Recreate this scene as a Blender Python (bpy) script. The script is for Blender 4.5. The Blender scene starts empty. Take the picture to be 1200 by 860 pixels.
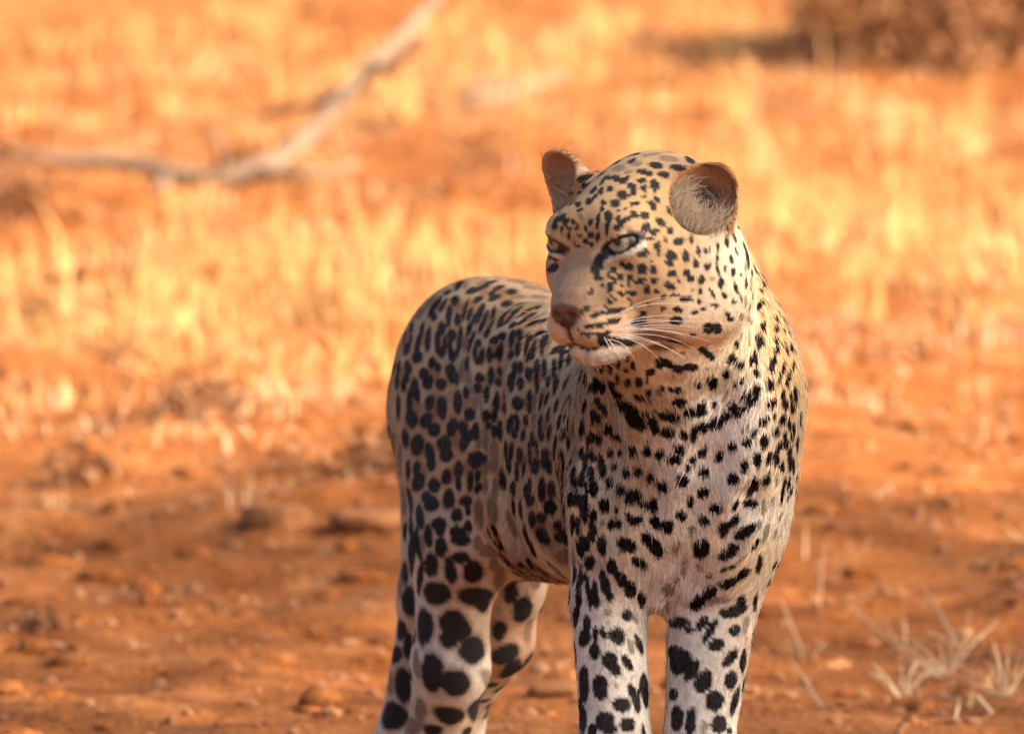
import bpy, bmesh, math, random
import numpy as np
from mathutils import Vector, Matrix

random.seed(7)
RNG = np.random.default_rng(11)
scene = bpy.context.scene
COL = scene.collection

# ---------------------------------------------------------------- camera, sky, sun, exposure
cam = bpy.data.cameras.new('camera')
cam_ob = bpy.data.objects.new('camera', cam)
COL.objects.link(cam_ob)
scene.camera = cam_ob
cam.sensor_width = 36.0
cam.lens = 389.6
cam_ob.location = (0.0, -10.0, 1.79)
cam_ob.rotation_euler = (math.radians(83.0), 0.0, 0.0)
cam.clip_start = 0.5
cam.clip_end = 600.0
cam.dof.use_dof = True
cam.dof.focus_distance = 10.2
cam.dof.aperture_fstop = 8.0

SUN_EL = math.radians(36.0)
SUN_AZ = math.radians(114.0)                   # clockwise from +Y: the sun stands to the right, a little in front
SUN_DIR = Vector((math.sin(SUN_AZ) * math.cos(SUN_EL), math.cos(SUN_AZ) * math.cos(SUN_EL), math.sin(SUN_EL)))

world = bpy.data.worlds.new('World')
scene.world = world
world.use_nodes = True
wn = world.node_tree
bg = wn.nodes['Background']
sky = wn.nodes.new('ShaderNodeTexSky')
sky.sky_type = 'NISHITA'
sky.sun_disc = False
sky.sun_elevation = SUN_EL
sky.sun_rotation = SUN_AZ
sky.air_density = 0.75
sky.dust_density = 4.5
sky.ozone_density = 0.6
wn.links.new(sky.outputs[0], bg.inputs[0])
bg.inputs[1].default_value = 0.105

sun = bpy.data.lights.new('sun', 'SUN')
sun.energy = 4.2
sun.angle = math.radians(0.6)
sun.color = (1.0, 0.86, 0.66)
sun_ob = bpy.data.objects.new('sun', sun)
COL.objects.link(sun_ob)
sun_ob.rotation_euler = SUN_DIR.to_track_quat('Z', 'Y').to_euler()
sun_ob.location = SUN_DIR * 30

vs = scene.view_settings
vs.view_transform = 'Standard'
vs.look = 'None'
vs.exposure = 1.5
vs.gamma = 1.0
vs.use_curve_mapping = False
scene.cycles.use_denoising = True
scene.cycles.denoising_prefilter = 'ACCURATE'
scene.cycles.use_adaptive_sampling = False
scene.cycles.max_bounces = 8
scene.cycles.diffuse_bounces = 4
scene.cycles.transparent_max_bounces = 8
scene.cycles_curves.shape = 'RIBBONS'

# ---------------------------------------------------------------- helpers
def link(ob, parent=None):
    COL.objects.link(ob)
    if parent is not None:
        ob.parent = parent
        ob.matrix_parent_inverse = parent.matrix_world.inverted() if False else Matrix.Translation(-Vector(parent.location))
    return ob

def mesh_object(name, verts, faces, mat, parent=None, smooth=True):
    me = bpy.data.meshes.new(name)
    me.from_pydata(verts if isinstance(verts, list) else np.asarray(verts).tolist(), [], faces if isinstance(faces, list) else np.asarray(faces).tolist())
    me.materials.append(mat)
    if smooth:
        me.polygons.foreach_set('use_smooth', np.ones(len(me.polygons), bool))
    me.update()
    return link(bpy.data.objects.new(name, me), parent)

def describe(ob, label, category, group=None, kind=None):
    ob['label'] = label
    ob['category'] = category
    if group: ob['group'] = group
    if kind: ob['kind'] = kind
    return ob

def smoothstep(a, b, x):
    t = np.clip((x - a) / (b - a), 0, 1)
    return t * t * (3 - 2 * t)

def hash3(i, j, k, seed):
    h = (i.astype(np.int64) * 374761393 + j.astype(np.int64) * 668265263 + k.astype(np.int64) * 2147483647 + seed * 1274126177) & 0xffffffff
    h = ((h ^ (h >> 13)) * 1274126177) & 0xffffffff
    return ((h ^ (h >> 16)) & 0xffff) / 65535.0

def vnoise(P, freq, seed=0):
    """value noise in -1..1"""
    Q = np.asarray(P) * freq + 100.0
    I = np.floor(Q).astype(int); F = Q - I; F = F * F * (3 - 2 * F)
    out = 0
    for a in (0, 1):
        for b in (0, 1):
            for c in (0, 1):
                w = (F[:, 0] if a else 1 - F[:, 0]) * (F[:, 1] if b else 1 - F[:, 1]) * (F[:, 2] if c else 1 - F[:, 2])
                out = out + w * hash3(I[:, 0] + a, I[:, 1] + b, I[:, 2] + c, seed)
    return out * 2 - 1

class Nodes:
    def __init__(self, name):
        self.m = bpy.data.materials.new(name); self.m.use_nodes = True
        self.t = self.m.node_tree; self.bsdf = self.t.nodes['Principled BSDF']; self.out = self.t.nodes['Material Output']
    def add(self, typ, **kw):
        n = self.t.nodes.new(typ)
        for k, v in kw.items():
            if k in n.inputs.keys(): n.inputs[k].default_value = v
            else: setattr(n, k, v)
        return n
    def link(self, a, b): self.t.links.new(a, b)
    def ramp(self, src, stops):
        r = self.t.nodes.new('ShaderNodeValToRGB')
        while len(r.color_ramp.elements) < len(stops): r.color_ramp.elements.new(0.5)
        for e, (p, c) in zip(r.color_ramp.elements, stops):
            e.position = p; e.color = (*c, 1.0)
        self.link(src, r.inputs[0]); return r.outputs[0]
    def mix(self, fac, a, b, blend='MIX'):
        n = self.t.nodes.new('ShaderNodeMix'); n.data_type = 'RGBA'; n.blend_type = blend
        for s, v in ((n.inputs[0], fac), (n.inputs[6], a), (n.inputs[7], b)):
            if hasattr(v, 'is_linked'): self.link(v, s)
            else: s.default_value = v if isinstance(v, (int, float)) else (*v, 1.0)
        return n.outputs[2]
    def bump(self, src, strength, dist):
        b = self.t.nodes.new('ShaderNodeBump'); b.inputs['Strength'].default_value = strength; b.inputs['Distance'].default_value = dist
        self.link(src, b.inputs['Height']); self.link(b.outputs[0], self.bsdf.inputs['Normal'])

def noise_material(name, c0, c1, scale, rough=0.9, c2=None, bump=0.0, detail=6):
    """two or three colours broken up by noise, in the object's own space"""
    n = Nodes(name)
    tc = n.add('ShaderNodeTexCoord')
    nz = n.add('ShaderNodeTexNoise', Scale=scale, Detail=detail, Roughness=0.65)
    n.link(tc.outputs['Object'], nz.inputs['Vector'])
    stops = [(0.32, c0), (0.62, c1)] + ([(0.72, c2)] if c2 else [])
    n.link(n.ramp(nz.outputs[0], stops), n.bsdf.inputs['Base Color'])
    n.bsdf.inputs['Roughness'].default_value = rough
    n.bsdf.inputs['Specular IOR Level'].default_value = 0.2
    if bump: n.bump(nz.outputs[0], bump, 0.01)
    return n.m

# ---------------------------------------------------------------- ground
def ground_height(x, y):
    x = np.asarray(x, float); y = np.asarray(y, float)
    P = np.stack([x, y, np.zeros_like(x)], -1).reshape(-1, 3)
    z = 0.03 * vnoise(P, 0.9, 1) + 0.018 * vnoise(P, 2.6, 2) + 0.011 * vnoise(P, 7.0, 3) + 0.006 * vnoise(P, 17.0, 4)
    P2 = P * np.array([1.0, 2.2, 1.0])
    z = z + 0.012 * np.maximum(vnoise(P2, 5.0, 6), 0) ** 2 + 0.003 * vnoise(P, 40.0, 5)
    z = z * (0.25 + 0.75 * smoothstep(0.5, 1.4, np.hypot(P[:, 0] - 0.05, P[:, 1] - 0.4)))
    z = z - 0.055 * np.exp(-((P[:, 0] + 0.05) ** 2 + (P[:, 1] - 0.85) ** 2) / 0.12)
    far = np.clip((np.abs(P[:, 1]) - 40) / 60, 0, 1)
    return (z * (1 - far)).reshape(x.shape)

def soil_material():
    n = Nodes('red_soil')
    tc = n.add('ShaderNodeTexCoord')
    def nz(scale, detail=5, rough=0.6, stretch=None):
        t = n.add('ShaderNodeTexNoise', Scale=scale, Detail=detail, Roughness=rough)
        if stretch:
            mp = n.add('ShaderNodeMapping'); mp.inputs['Scale'].default_value = stretch
            n.link(tc.outputs['Object'], mp.inputs[0]); n.link(mp.outputs[0], t.inputs['Vector'])
        else:
            n.link(tc.outputs['Object'], t.inputs['Vector'])
        return t.outputs[0]
    big = nz(1.6, 4, 0.6, (1.0, 0.5, 1.0))
    mid = nz(11.0, 6, 0.65)
    fine = nz(90.0, 4, 0.7)
    c = n.ramp(big, [(0.30, (0.22, 0.068, 0.015)), (0.50, (0.365, 0.122, 0.031)), (0.70, (0.55, 0.245, 0.082))])
    c2 = n.ramp(mid, [(0.30, (0.12, 0.034, 0.009)), (0.52, (0.365, 0.120, 0.031)), (0.74, (0.60, 0.295, 0.12))])
    c = n.mix(0.5, c, c2)
    f = n.ramp(fine, [(0.32, (0.42, 0.38, 0.36)), (0.52, (1, 1, 1)), (0.72, (1.35, 1.32, 1.3))])
    c = n.mix(1.0, c, f, 'MULTIPLY')
    n.link(c, n.bsdf.inputs['Base Color'])
    n.bsdf.inputs['Roughness'].default_value = 0.95
    n.bsdf.inputs['Specular IOR Level'].default_value = 0.1
    n.bump(fine, 0.9, 0.008)
    return n.m
SOIL = soil_material()

def build_ground():
    def axis(a, b, fine, lim):
        v = list(np.arange(a, b, fine)); s = fine; x = v[-1]
        while x < lim:
            s *= 1.22; x += s; v.append(x)
        s = fine; x = v[0]; w = []
        while x > -lim:
            s *= 1.22; x -= s; w.append(x)
        return np.array(w[::-1] + v)
    X = axis(-1.6, 1.6, 0.022, 400); Y = axis(-0.6, 11.5, 0.03, 400)
    gx, gy = np.meshgrid(X, Y, indexing='ij')
    z = ground_height(gx, gy)
    V = np.stack([gx, gy, z], -1).reshape(-1, 3)
    a = np.arange(len(X) * len(Y)).reshape(len(X), len(Y))
    F = np.stack([a[:-1, :-1], a[1:, :-1], a[1:, 1:], a[:-1, 1:]], -1).reshape(-1, 4)
    ob = mesh_object('ground', V, F, SOIL)
    ob['kind'] = 'structure'; ob['label'] = 'rough red soil of the clearing'
    return ob
build_ground()
def gz(x, y): return float(ground_height(np.array([x]), np.array([y]))[0])

# ---------------------------------------------------------------- things of the clearing
STRAW = noise_material('straw', (0.52, 0.26, 0.085), (0.64, 0.37, 0.145), 9.0, 0.7, (0.80, 0.58, 0.32))
PALE_STRAW = noise_material('pale_straw', (0.60, 0.43, 0.23), (0.78, 0.62, 0.40), 14.0, 0.7, (0.55, 0.33, 0.16))
DEADWOOD = noise_material('weathered_wood', (0.15, 0.095, 0.06), (0.33, 0.225, 0.15), 26.0, 0.85, (0.44, 0.32, 0.22), bump=0.5)
TWIG = noise_material('brown_twigs', (0.20, 0.09, 0.04), (0.36, 0.17, 0.075), 18.0, 0.9)
ROCK = noise_material('brown_stone', (0.19, 0.075, 0.028), (0.32, 0.135, 0.052), 30.0, 0.9, (0.45, 0.21, 0.09), bump=0.7)
PEBBLE = noise_material('pebble_stone', (0.24, 0.10, 0.042), (0.46, 0.22, 0.10), 11.0, 0.9, (0.62, 0.44, 0.30))
BARK = noise_material('acacia_bark', (0.09, 0.06, 0.04), (0.20, 0.14, 0.095), 9.0, 0.9, bump=0.6)
LEAF = noise_material('acacia_leaf', (0.035, 0.065, 0.018), (0.09, 0.13, 0.04), 3.0, 0.6)

def tube_mesh(paths, sides=7):
    """paths: lists of (point, radius); returns verts, faces of closed tapered tubes"""
    V, F = [], []
    for path in paths:
        base = len(V); k = len(path)
        for i, (p, r) in enumerate(path):
            p = Vector(p)
            d = (Vector(path[min(i + 1, k - 1)][0]) - Vector(path[max(i - 1, 0)][0])).normalized()
            x = d.cross(Vector((0.31, 0.17, 0.93))).normalized(); y = d.cross(x)
            for j in range(sides):
                a = j * 2 * math.pi / sides
                V.append(tuple(p + (x * math.cos(a) + y * math.sin(a)) * r))
        for i in range(k - 1):
            for j in range(sides):
                F.append((base + i * sides + j, base + i * sides + (j + 1) % sides, base + (i + 1) * sides + (j + 1) % sides, base + (i + 1) * sides + j))
        F.append(tuple(base + j for j in range(sides))[::-1]); F.append(tuple(base + (k - 1) * sides + j for j in range(sides)))
    return V, F

def smooth_path(pts, radii, sub=6, wob=0.0, rng=random):
    out = []
    n = len(pts)
    P = [Vector(p) for p in pts]
    for i in range(n - 1):
        p0, p1, p2, p3 = P[max(i - 1, 0)], P[i], P[i + 1], P[min(i + 2, n - 1)]
        for s in range(sub):
            t = s / sub
            q = 0.5 * ((2 * p1) + (p2 - p0) * t + (2 * p0 - 5 * p1 + 4 * p2 - p3) * t * t + (3 * p1 - p0 - 3 * p2 + p3) * t ** 3)
            r = radii[i] + (radii[i + 1] - radii[i]) * t
            q = q + Vector((rng.uniform(-1, 1), rng.uniform(-1, 1), rng.uniform(-1, 1))) * wob
            out.append((q, r * (1 + rng.uniform(-1, 1) * wob * 8)))
    out.append((P[-1], radii[-1]))
    return out

# ---- the acacia whose crown shades the leopard (it stands out of the picture, on the sunny side)
def build_tree():
    rng = random.Random(4)
    base = Vector((7.7, -3.9, 0.0)); base.z = gz(base.x, base.y) - 0.1
    root = bpy.data.objects.new('acacia_tree', None); root.location = base; link(root)
    describe(root, 'spreading green acacia with flat crown that shades the leopard', 'tree')
    top = base + Vector((0.2, 0.1, 3.2))
    paths = [smooth_path([base, base + Vector((0.12, -0.05, 1.1)), base + Vector((0.02, 0.1, 2.2)), top], [0.24, 0.18, 0.16, 0.14], 6, 0.006, rng)]
    trunk = mesh_object('trunk', *tube_mesh(paths, 12), BARK, root)
    limbs = []; tips = []
    for i in range(15):
        a = i * 2.399 + rng.uniform(-0.2, 0.2); R = rng.uniform(1.6, 3.9)
        st = top - Vector((0, 0, rng.uniform(0, 0.9)))
        e = Vector((top.x + math.cos(a) * R * 0.85, top.y + math.sin(a) * R * 1.15, 6.1 + rng.uniform(-0.4, 0.5)))
        m = st.lerp(e, 0.5) + Vector((rng.uniform(-.3, .3), rng.uniform(-.3, .3), 0.35))
        limbs.append(smooth_path([st, m, e], [0.085, 0.05, 0.018], 6, 0.004, rng)); tips.append((m, e))
    mesh_object('limbs', *tube_mesh(limbs, 8), BARK, root)
    r = np.random.default_rng(21); n = 33000
    ang = r.uniform(0, 6.283, n); rad = np.sqrt(r.uniform(0, 1, n))
    cx = top.x + np.cos(ang) * rad * 3.5; cy = top.y + np.sin(ang) * rad * 4.3
    clump = vnoise(np.stack([cx, cy, cx * 0], 1), 1.3, 17) + 0.6 * vnoise(np.stack([cx, cy, cx * 0], 1), 3.1, 18)
    keep = (clump > -0.35 - 0.9 * (1 - rad)) & (rad < 0.88 + 0.16 * vnoise(np.stack([cx, cy, cx * 0], 1), 0.9, 19))
    thin = np.exp(-((cx - 7.66) ** 2 + (cy + 3.25) ** 2) / 0.09)           # crown thinned on purpose, to let sun through onto the leopard's chest
    keep &= r.random(n) > 0.6 * thin
    cx, cy = cx[keep], cy[keep]; n = len(cx)
    cz = 6.25 + r.normal(0, 0.32, n) + 0.3 * vnoise(np.stack([cx, cy, cx * 0], 1), 1.0, 20)
    C = np.stack([cx, cy, cz], 1)
    d1 = r.normal(size=(n, 3)); d1 /= np.linalg.norm(d1, axis=1)[:, None]
    d2 = np.cross(d1, r.normal(size=(n, 3))); d2 /= np.linalg.norm(d2, axis=1)[:, None]
    d1 *= r.uniform(0.03, 0.055, (n, 1)); d2 *= r.uniform(0.016, 0.03, (n, 1))
    V = np.stack([C - d1, C - d2, C + d1, C + d2], 1).reshape(-1, 3)
    F = np.arange(n * 4).reshape(-1, 4)
    mesh_object('crown', V, F, LEAF, root, smooth=False)['kind'] = 'stuff'
build_tree()

# ---- dry grass
def blades(spots, rng, hmin, hmax, lean, width):
    """spots (n,2) -> bent ribbons standing on the ground"""
    n = len(spots)
    z = ground_height(spots[:, 0], spots[:, 1])
    h = rng.uniform(hmin, hmax, n); a = rng.uniform(0, 6.283, n); ln = np.abs(rng.normal(0, lean, n))
    d = np.stack([np.cos(a), np.sin(a), np.zeros(n)], 1)
    B = np.stack([spots[:, 0], spots[:, 1], z - 0.004], 1)
    up = np.array([0, 0, 1.0])
    b2 = rng.uniform(0, 6.283, n); s = np.stack([np.cos(b2), np.sin(b2), np.zeros(n)], 1) * (width * rng.uniform(0.6, 1.4, n))[:, None]
    c, sn = np.cos(ln), np.sin(ln)
    m = B + (up * c[:, None] + d * sn[:, None]) * (h * 0.55)[:, None]
    l2 = np.minimum(ln * 1.7 + 0.1, 1.75)
    t = m + (up * np.cos(l2)[:, None] + d * np.sin(l2)[:, None]) * (h * 0.45)[:, None]
    t[:, 2] = np.maximum(t[:, 2], z + 0.004)
    V = np.stack([B - s, B + s, m - s * 0.8, m + s * 0.8, t], 1).reshape(-1, 3)
    i = np.arange(n)[:, None] * 5
    Q = (i + np.array([0, 1, 3, 2])).tolist(); T = (i + np.array([2, 3, 4])).tolist()
    return V, Q + T

def tufted(rng, cx, cy, rx, ry, n, per=14, spread=0.022, gap=-0.1):
    k = max(1, n // per)
    a = rng.uniform(0, 6.283, k); r = np.sqrt(rng.random(k))
    c = np.stack([cx + np.cos(a) * r * rx, cy + np.sin(a) * r * ry], 1)
    q = np.concatenate([c * np.array([1.0, 0.45]), np.zeros((k, 1))], 1)
    c = c[vnoise(q, 6.5, 61) + 0.6 * vnoise(q, 15.0, 62) > gap]          # bare soil between the clumps
    return (c[:, None] + rng.normal(0, spread, (len(c), per, 2))).reshape(-1, 2)

def build_grass():
    rng = np.random.default_rng(33)
    S_ = [tufted(rng, -0.42, 4.9, 0.28, 0.75, 5400), tufted(rng, -0.36, 5.1, 0.16, 0.4, 2600, 14, 0.02, -0.6), tufted(rng, -0.30, 5.5, 0.5, 0.6, 2250), tufted(rng, -0.62, 4.4, 0.3, 0.6, 1350),
          tufted(rng, 0.66, 6.5, 0.36, 1.4, 4500), tufted(rng, 0.30, 6.0, 0.4, 0.8, 1350), tufted(rng, 0.80, 5.6, 0.3, 0.8, 1500),
          tufted(rng, -0.55, 8.9, 0.7, 1.2, 3300), tufted(rng, 0.05, 9.3, 0.5, 1.0, 2400), tufted(rng, 0.0, 7.2, 1.2, 2.2, 3900),
          tufted(rng, 0.0, 12.5, 3.0, 2.4, 10500), tufted(rng, -1.7, 6.5, 0.9, 3.5, 4500), tufted(rng, 1.9, 6.8, 0.9, 3.5, 4500)]
    V, F = blades(np.concatenate(S_), rng, 0.018, 0.065, 0.85, 0.0022)
    tall = np.concatenate([tufted(rng, -0.35, 5.0, 0.45, 1.0, 330, 5, 0.02), tufted(rng, 0.6, 6.4, 0.5, 1.6, 420, 5, 0.02), tufted(rng, 0.0, 8.5, 1.0, 1.6, 330, 5, 0.02)])
    V2, F2 = blades(tall, rng, 0.07, 0.14, 0.28, 0.0026)
    F = F + [tuple(i + len(V) for i in f) for f in F2]; V = np.concatenate([V, V2])
    ob = mesh_object('dry_grass', V, F, STRAW, smooth=False)
    describe(ob, 'short golden dry grass growing over the sunlit soil behind', 'grass', kind='stuff')
    S2 = [tufted(rng, -0.45, 3.6, 0.45, 0.6, 1500, 5, 0.03), tufted(rng, 0.0, 3.2, 1.4, 1.6, 500, 4, 0.03), tufted(rng, 0.5, 1.75, 0.13, 0.25, 110, 6, 0.02), tufted(rng, -0.1, 4.4, 0.9, 0.8, 1500, 6, 0.03), tufted(rng, 0.0, 6.5, 1.2, 2.6, 7000, 7, 0.035, -0.3)]
    V, F = blades(np.concatenate(S2), rng, 0.015, 0.055, 1.5, 0.0012)
    ob = mesh_object('straw_litter', V, F, PALE_STRAW, smooth=False)
    describe(ob, 'pale straw litter lying flat on the red soil', 'straw', kind='stuff')
build_grass()

def build_tuft(label, x, y, blades_, group=None):
    """a countable tuft: every blade is a part"""
    z = gz(x, y)
    root = bpy.data.objects.new('grass_tuft', None); root.location = (x, y, z); link(root)
    describe(root, label, 'grass tuft', group)
    for (az, tilt, L, w, bend) in blades_:
        d = Vector((math.cos(az), math.sin(az), 0)); s = Vector((-d.y, d.x, 0)) * 0.6 + Vector((0.5, 0.1, 0)); s = s.normalized() * w
        V = []; p = Vector((x, y, z - 0.004)) + d * 0.004; k = 6; t = tilt
        for i in range(k + 1):
            ww = s * (1 - (i / k) ** 2 * 0.92)
            V += [tuple(p - ww), tuple(p + ww + Vector((0, 0, 0.0008)))]
            p = p + (Vector((0, 0, 1)) * math.cos(t) + d * math.sin(t)) * (L / k); t += bend / k
        F = [(2 * i, 2 * i + 1, 2 * i + 3, 2 * i + 2) for i in range(k)]
        ob = mesh_object('blade', V, F, PALE_STRAW, root)
        so = ob.modifiers.new('thickness', 'SOLIDIFY'); so.thickness = 0.0006
def random_blades(rng, n, lo, hi, tilt, w=0.0012):
    return [(rng.uniform(0, 6.28), abs(rng.gauss(0, tilt)) + 0.05, rng.uniform(lo, hi), w * rng.uniform(0.6, 1.3), rng.uniform(0.1, 0.9)) for _ in range(n)]
rt = random.Random(12)
build_tuft('upright tuft of pale straw with two wide blades spread in a V', 0.500, 2.16, [(3.3, 0.48, 0.085, 0.0032, 0.1), (0.2, 0.75, 0.050, 0.0025, 0.2), (3.0, 1.2, 0.06, 0.002, 0.5), (1.0, 0.2, 0.045, 0.0018, 0.2), (3.6, 0.9, 0.05, 0.0018, 0.4)])
build_tuft('low tangled tuft of straw sprawling over the soil', 0.47, 1.88, random_blades(rt, 16, 0.035, 0.09, 0.95))
build_tuft('dense bristling straw tuft with bent blades', 0.525, 1.66, random_blades(rt, 15, 0.04, 0.09, 0.75))
build_tuft('sparse flattened straw tuft with short curled blades', 0.42, 1.80, random_blades(rt, 10, 0.03, 0.07, 1.1))
build_tuft('single broad straw stalk leaning on bare soil', 0.325, 2.10, [(2.6, 0.30, 0.075, 0.004, 0.25), (0.4, 0.5, 0.03, 0.002, 0.5)])
build_tuft('thin straw stalk rising straight from bare soil', 0.345, 2.45, [(0.4, 0.05, 0.085, 0.0014, 0.1)])
build_tuft('short bent straw stalk beside small stones', 0.335, 1.66, [(2.7, 0.55, 0.07, 0.003, 0.2), (2.2, 0.9, 0.04, 0.0018, 0.4)])
build_tuft('slanting pair of straw stalks on bare soil', 0.435, 2.12, [(2.9, 0.85, 0.08, 0.0026, 0.1), (2.5, 0.6, 0.04, 0.0016, 0.3)])

# ---- stones
def stone(name, label, x, y, size, seed, mat, sink=0.3):
    rng = np.random.default_rng(seed)
    bm = bmesh.new(); bmesh.ops.create_icosphere(bm, subdivisions=4, radius=1.0)
    V = np.array([v.co[:] for v in bm.verts]); F = [[v.index for v in f.verts] for f in bm.faces]; bm.free()
    k = 1 + 0.22 * vnoise(V + seed, 1.3, seed) + 0.10 * vnoise(V + seed, 3.5, seed + 1) + 0.04 * vnoise(V, 9, seed + 2)
    V = V * k[:, None]
    V[:, 2] = np.where(V[:, 2] > 0.55, 0.55 + (V[:, 2] - 0.55) * 0.5, V[:, 2])
    V = V * np.array(size)
    V += np.array([x, y, gz(x, y) + size[2] * (1 - 2 * sink)])
    ob = mesh_object(name, V, F, mat)
    return describe(ob, label, 'stone')
stone('stone', 'rounded brown stone half buried in the soil', -0.277, 2.95, (0.042, 0.035, 0.028), 3, ROCK, 0.4)
stone('stone', 'long low brown stone behind the hind leg', -0.155, 2.88, (0.060, 0.035, 0.020), 8, ROCK, 0.4)
stone('stone', 'thin dark flat stone between hind leg and foreleg', 0.045, 1.80, (0.030, 0.02, 0.008), 12, ROCK, 0.2)

def build_pebbles():
    rng = np.random.default_rng(6)
    bm = bmesh.new(); bmesh.ops.create_icosphere(bm, subdivisions=1, radius=1.0)
    v0 = np.array([v.co[:] for v in bm.verts]); f0 = np.array([[v.index for v in f.verts] for f in bm.faces]); bm.free()
    n = 13000
    x = rng.uniform(-1.5, 1.5, n); y = -1.2 + 7.1 * rng.random(n) ** 1.25
    s = 0.0018 + 0.0085 * rng.random(n) ** 4.0
    sc_ = s[:, None, None] * rng.uniform(0.6, 1.3, (n, 1, 3)) * np.array([1, 1, 0.7])
    V = v0[None] * sc_ * (1 + rng.normal(0, 0.14, (n, len(v0), 1)))
    V[:, :, 0] += x[:, None]; V[:, :, 1] += y[:, None]; V[:, :, 2] += (ground_height(x, y) + s * 0.25)[:, None]
    F = (f0[None] + (np.arange(n) * len(v0))[:, None, None]).reshape(-1, 3)
    ob = mesh_object('gravel', V.reshape(-1, 3), F, PEBBLE, smooth=False)
    describe(ob, 'small reddish stones and crumbs strewn over the soil', 'gravel', kind='stuff')
    # clods of the soil itself
    bm = bmesh.new(); bmesh.ops.create_icosphere(bm, subdivisions=2, radius=1.0)
    v0 = np.array([v.co[:] for v in bm.verts]); f0 = np.array([[v.index for v in f.verts] for f in bm.faces]); bm.free()
    n = 4200
    x = rng.uniform(-1.6, 1.6, n); y = -1.2 + 9.6 * rng.random(n) ** 1.15
    s = 0.003 + 0.017 * rng.random(n) ** 3.5
    V = v0[None] * (s[:, None, None] * rng.uniform(0.6, 1.4, (n, 1, 3)) * np.array([1.2, 1, 0.55]))
    w = vnoise((v0[None] * 1.0 + rng.uniform(0, 50, (n, 1, 3))).reshape(-1, 3), 1.7, 44).reshape(n, -1)
    V = V * (1 + 0.28 * w)[:, :, None]
    V[:, :, 0] += x[:, None]; V[:, :, 1] += y[:, None]; V[:, :, 2] += (ground_height(x, y) + s * 0.12)[:, None]
    F = (f0[None] + (np.arange(n) * len(v0))[:, None, None]).reshape(-1, 3)
    ob = mesh_object('soil_clods', V.reshape(-1, 3), F, SOIL)
    describe(ob, 'crumbly clods of red earth lying about the clearing', 'soil', kind='stuff')
build_pebbles()

def build_leaf_litter():
    rng = np.random.default_rng(71); n = 9000
    x = rng.uniform(-1.5, 1.5, n); y = rng.uniform(2.2, 11.0, n)
    q = np.stack([x, y * 0.5, x * 0], 1)
    m = vnoise(q, 5.0, 81) + 0.7 * vnoise(q, 12.0, 82) > 0.45
    x, y = x[m], y[m]; n = len(x)
    a = rng.uniform(0, 6.283, n); t = rng.normal(0, 0.35, (n, 2))
    L = rng.uniform(0.008, 0.022, n); w = L * rng.uniform(0.3, 0.5, n)
    d = np.stack([np.cos(a), np.sin(a), t[:, 0]], 1) * L[:, None]; s = np.stack([-np.sin(a), np.cos(a), t[:, 1]], 1) * w[:, None]
    C = np.stack([x, y, ground_height(x, y) + 0.006], 1); lift = np.array([0, 0, 1.0]) * (L * 0.35)[:, None]
    V = np.stack([C - d + lift, C - s, C + s, C + d + lift], 1).reshape(-1, 3)
    i = np.arange(n)[:, None] * 4
    F = (i + np.array([0, 1, 2])).tolist() + (i + np.array([1, 3, 2])).tolist()
    ob = mesh_object('leaf_litter', V, F, TWIG, smooth=False)
    describe(ob, 'dark brown dead leaves scattered in patches over the soil', 'leaf litter', kind='stuff')
build_leaf_litter()

# ---- fallen branch and stick
def build_branch():
    rng = random.Random(2)
    root = bpy.data.objects.new('fallen_branch', None); root.location = (-0.471, 6.900, 0.008); link(root)
    describe(root, 'bleached dead branch lying bent on the sunlit ground', 'branch')
    main = smooth_path([(-0.868, 7.000, 0.045), (-0.789, 6.980, 0.036), (-0.695, 6.950, 0.030), (-0.603, 6.930, 0.027), (-0.530, 6.900, 0.018), (-0.471, 6.900, 0.006), (-0.406, 6.900, 0.014), (-0.341, 6.950, 0.042), (-0.292, 7.000, 0.083), (-0.253, 7.050, 0.124), (-0.217, 7.100, 0.159), (-0.162, 7.150, 0.208), (-0.126, 7.200, 0.247), (-0.080, 7.300, 0.312)],
                       [0.010, 0.011, 0.012, 0.013, 0.015, 0.019, 0.017, 0.016, 0.015, 0.014, 0.013, 0.011, 0.010, 0.008], 6, 0.0008, rng)
    mesh_object('stem', *tube_mesh([main], 10), DEADWOOD, root)
    for pts, r in (([(-0.529, 6.900, 0.014), (-0.538, 6.860, -0.014), (-0.539, 6.800, -0.034)], [0.016, 0.014, 0.010]),
                   ([(-0.217, 7.100, 0.159), (-0.181, 7.000, 0.169), (-0.144, 6.950, 0.224)], [0.010, 0.008, 0.005]),
                   ([(-0.257, 7.050, 0.119), (-0.333, 7.200, 0.087), (-0.415, 7.300, 0.057)], [0.008, 0.006, 0.003]),
                   ([(-0.458, 6.900, 0.010), (-0.441, 6.850, 0.050), (-0.456, 6.850, 0.089)], [0.009, 0.006, 0.003]),
                   ([(-0.392, 6.900, 0.018), (-0.312, 6.800, 0.022), (-0.235, 6.900, 0.031)], [0.010, 0.007, 0.003])):
        mesh_object('twig', *tube_mesh([smooth_path(r and list(map(tuple, pts)), r, 5, 0.0006, rng)], 7), DEADWOOD, root)
build_branch()
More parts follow.
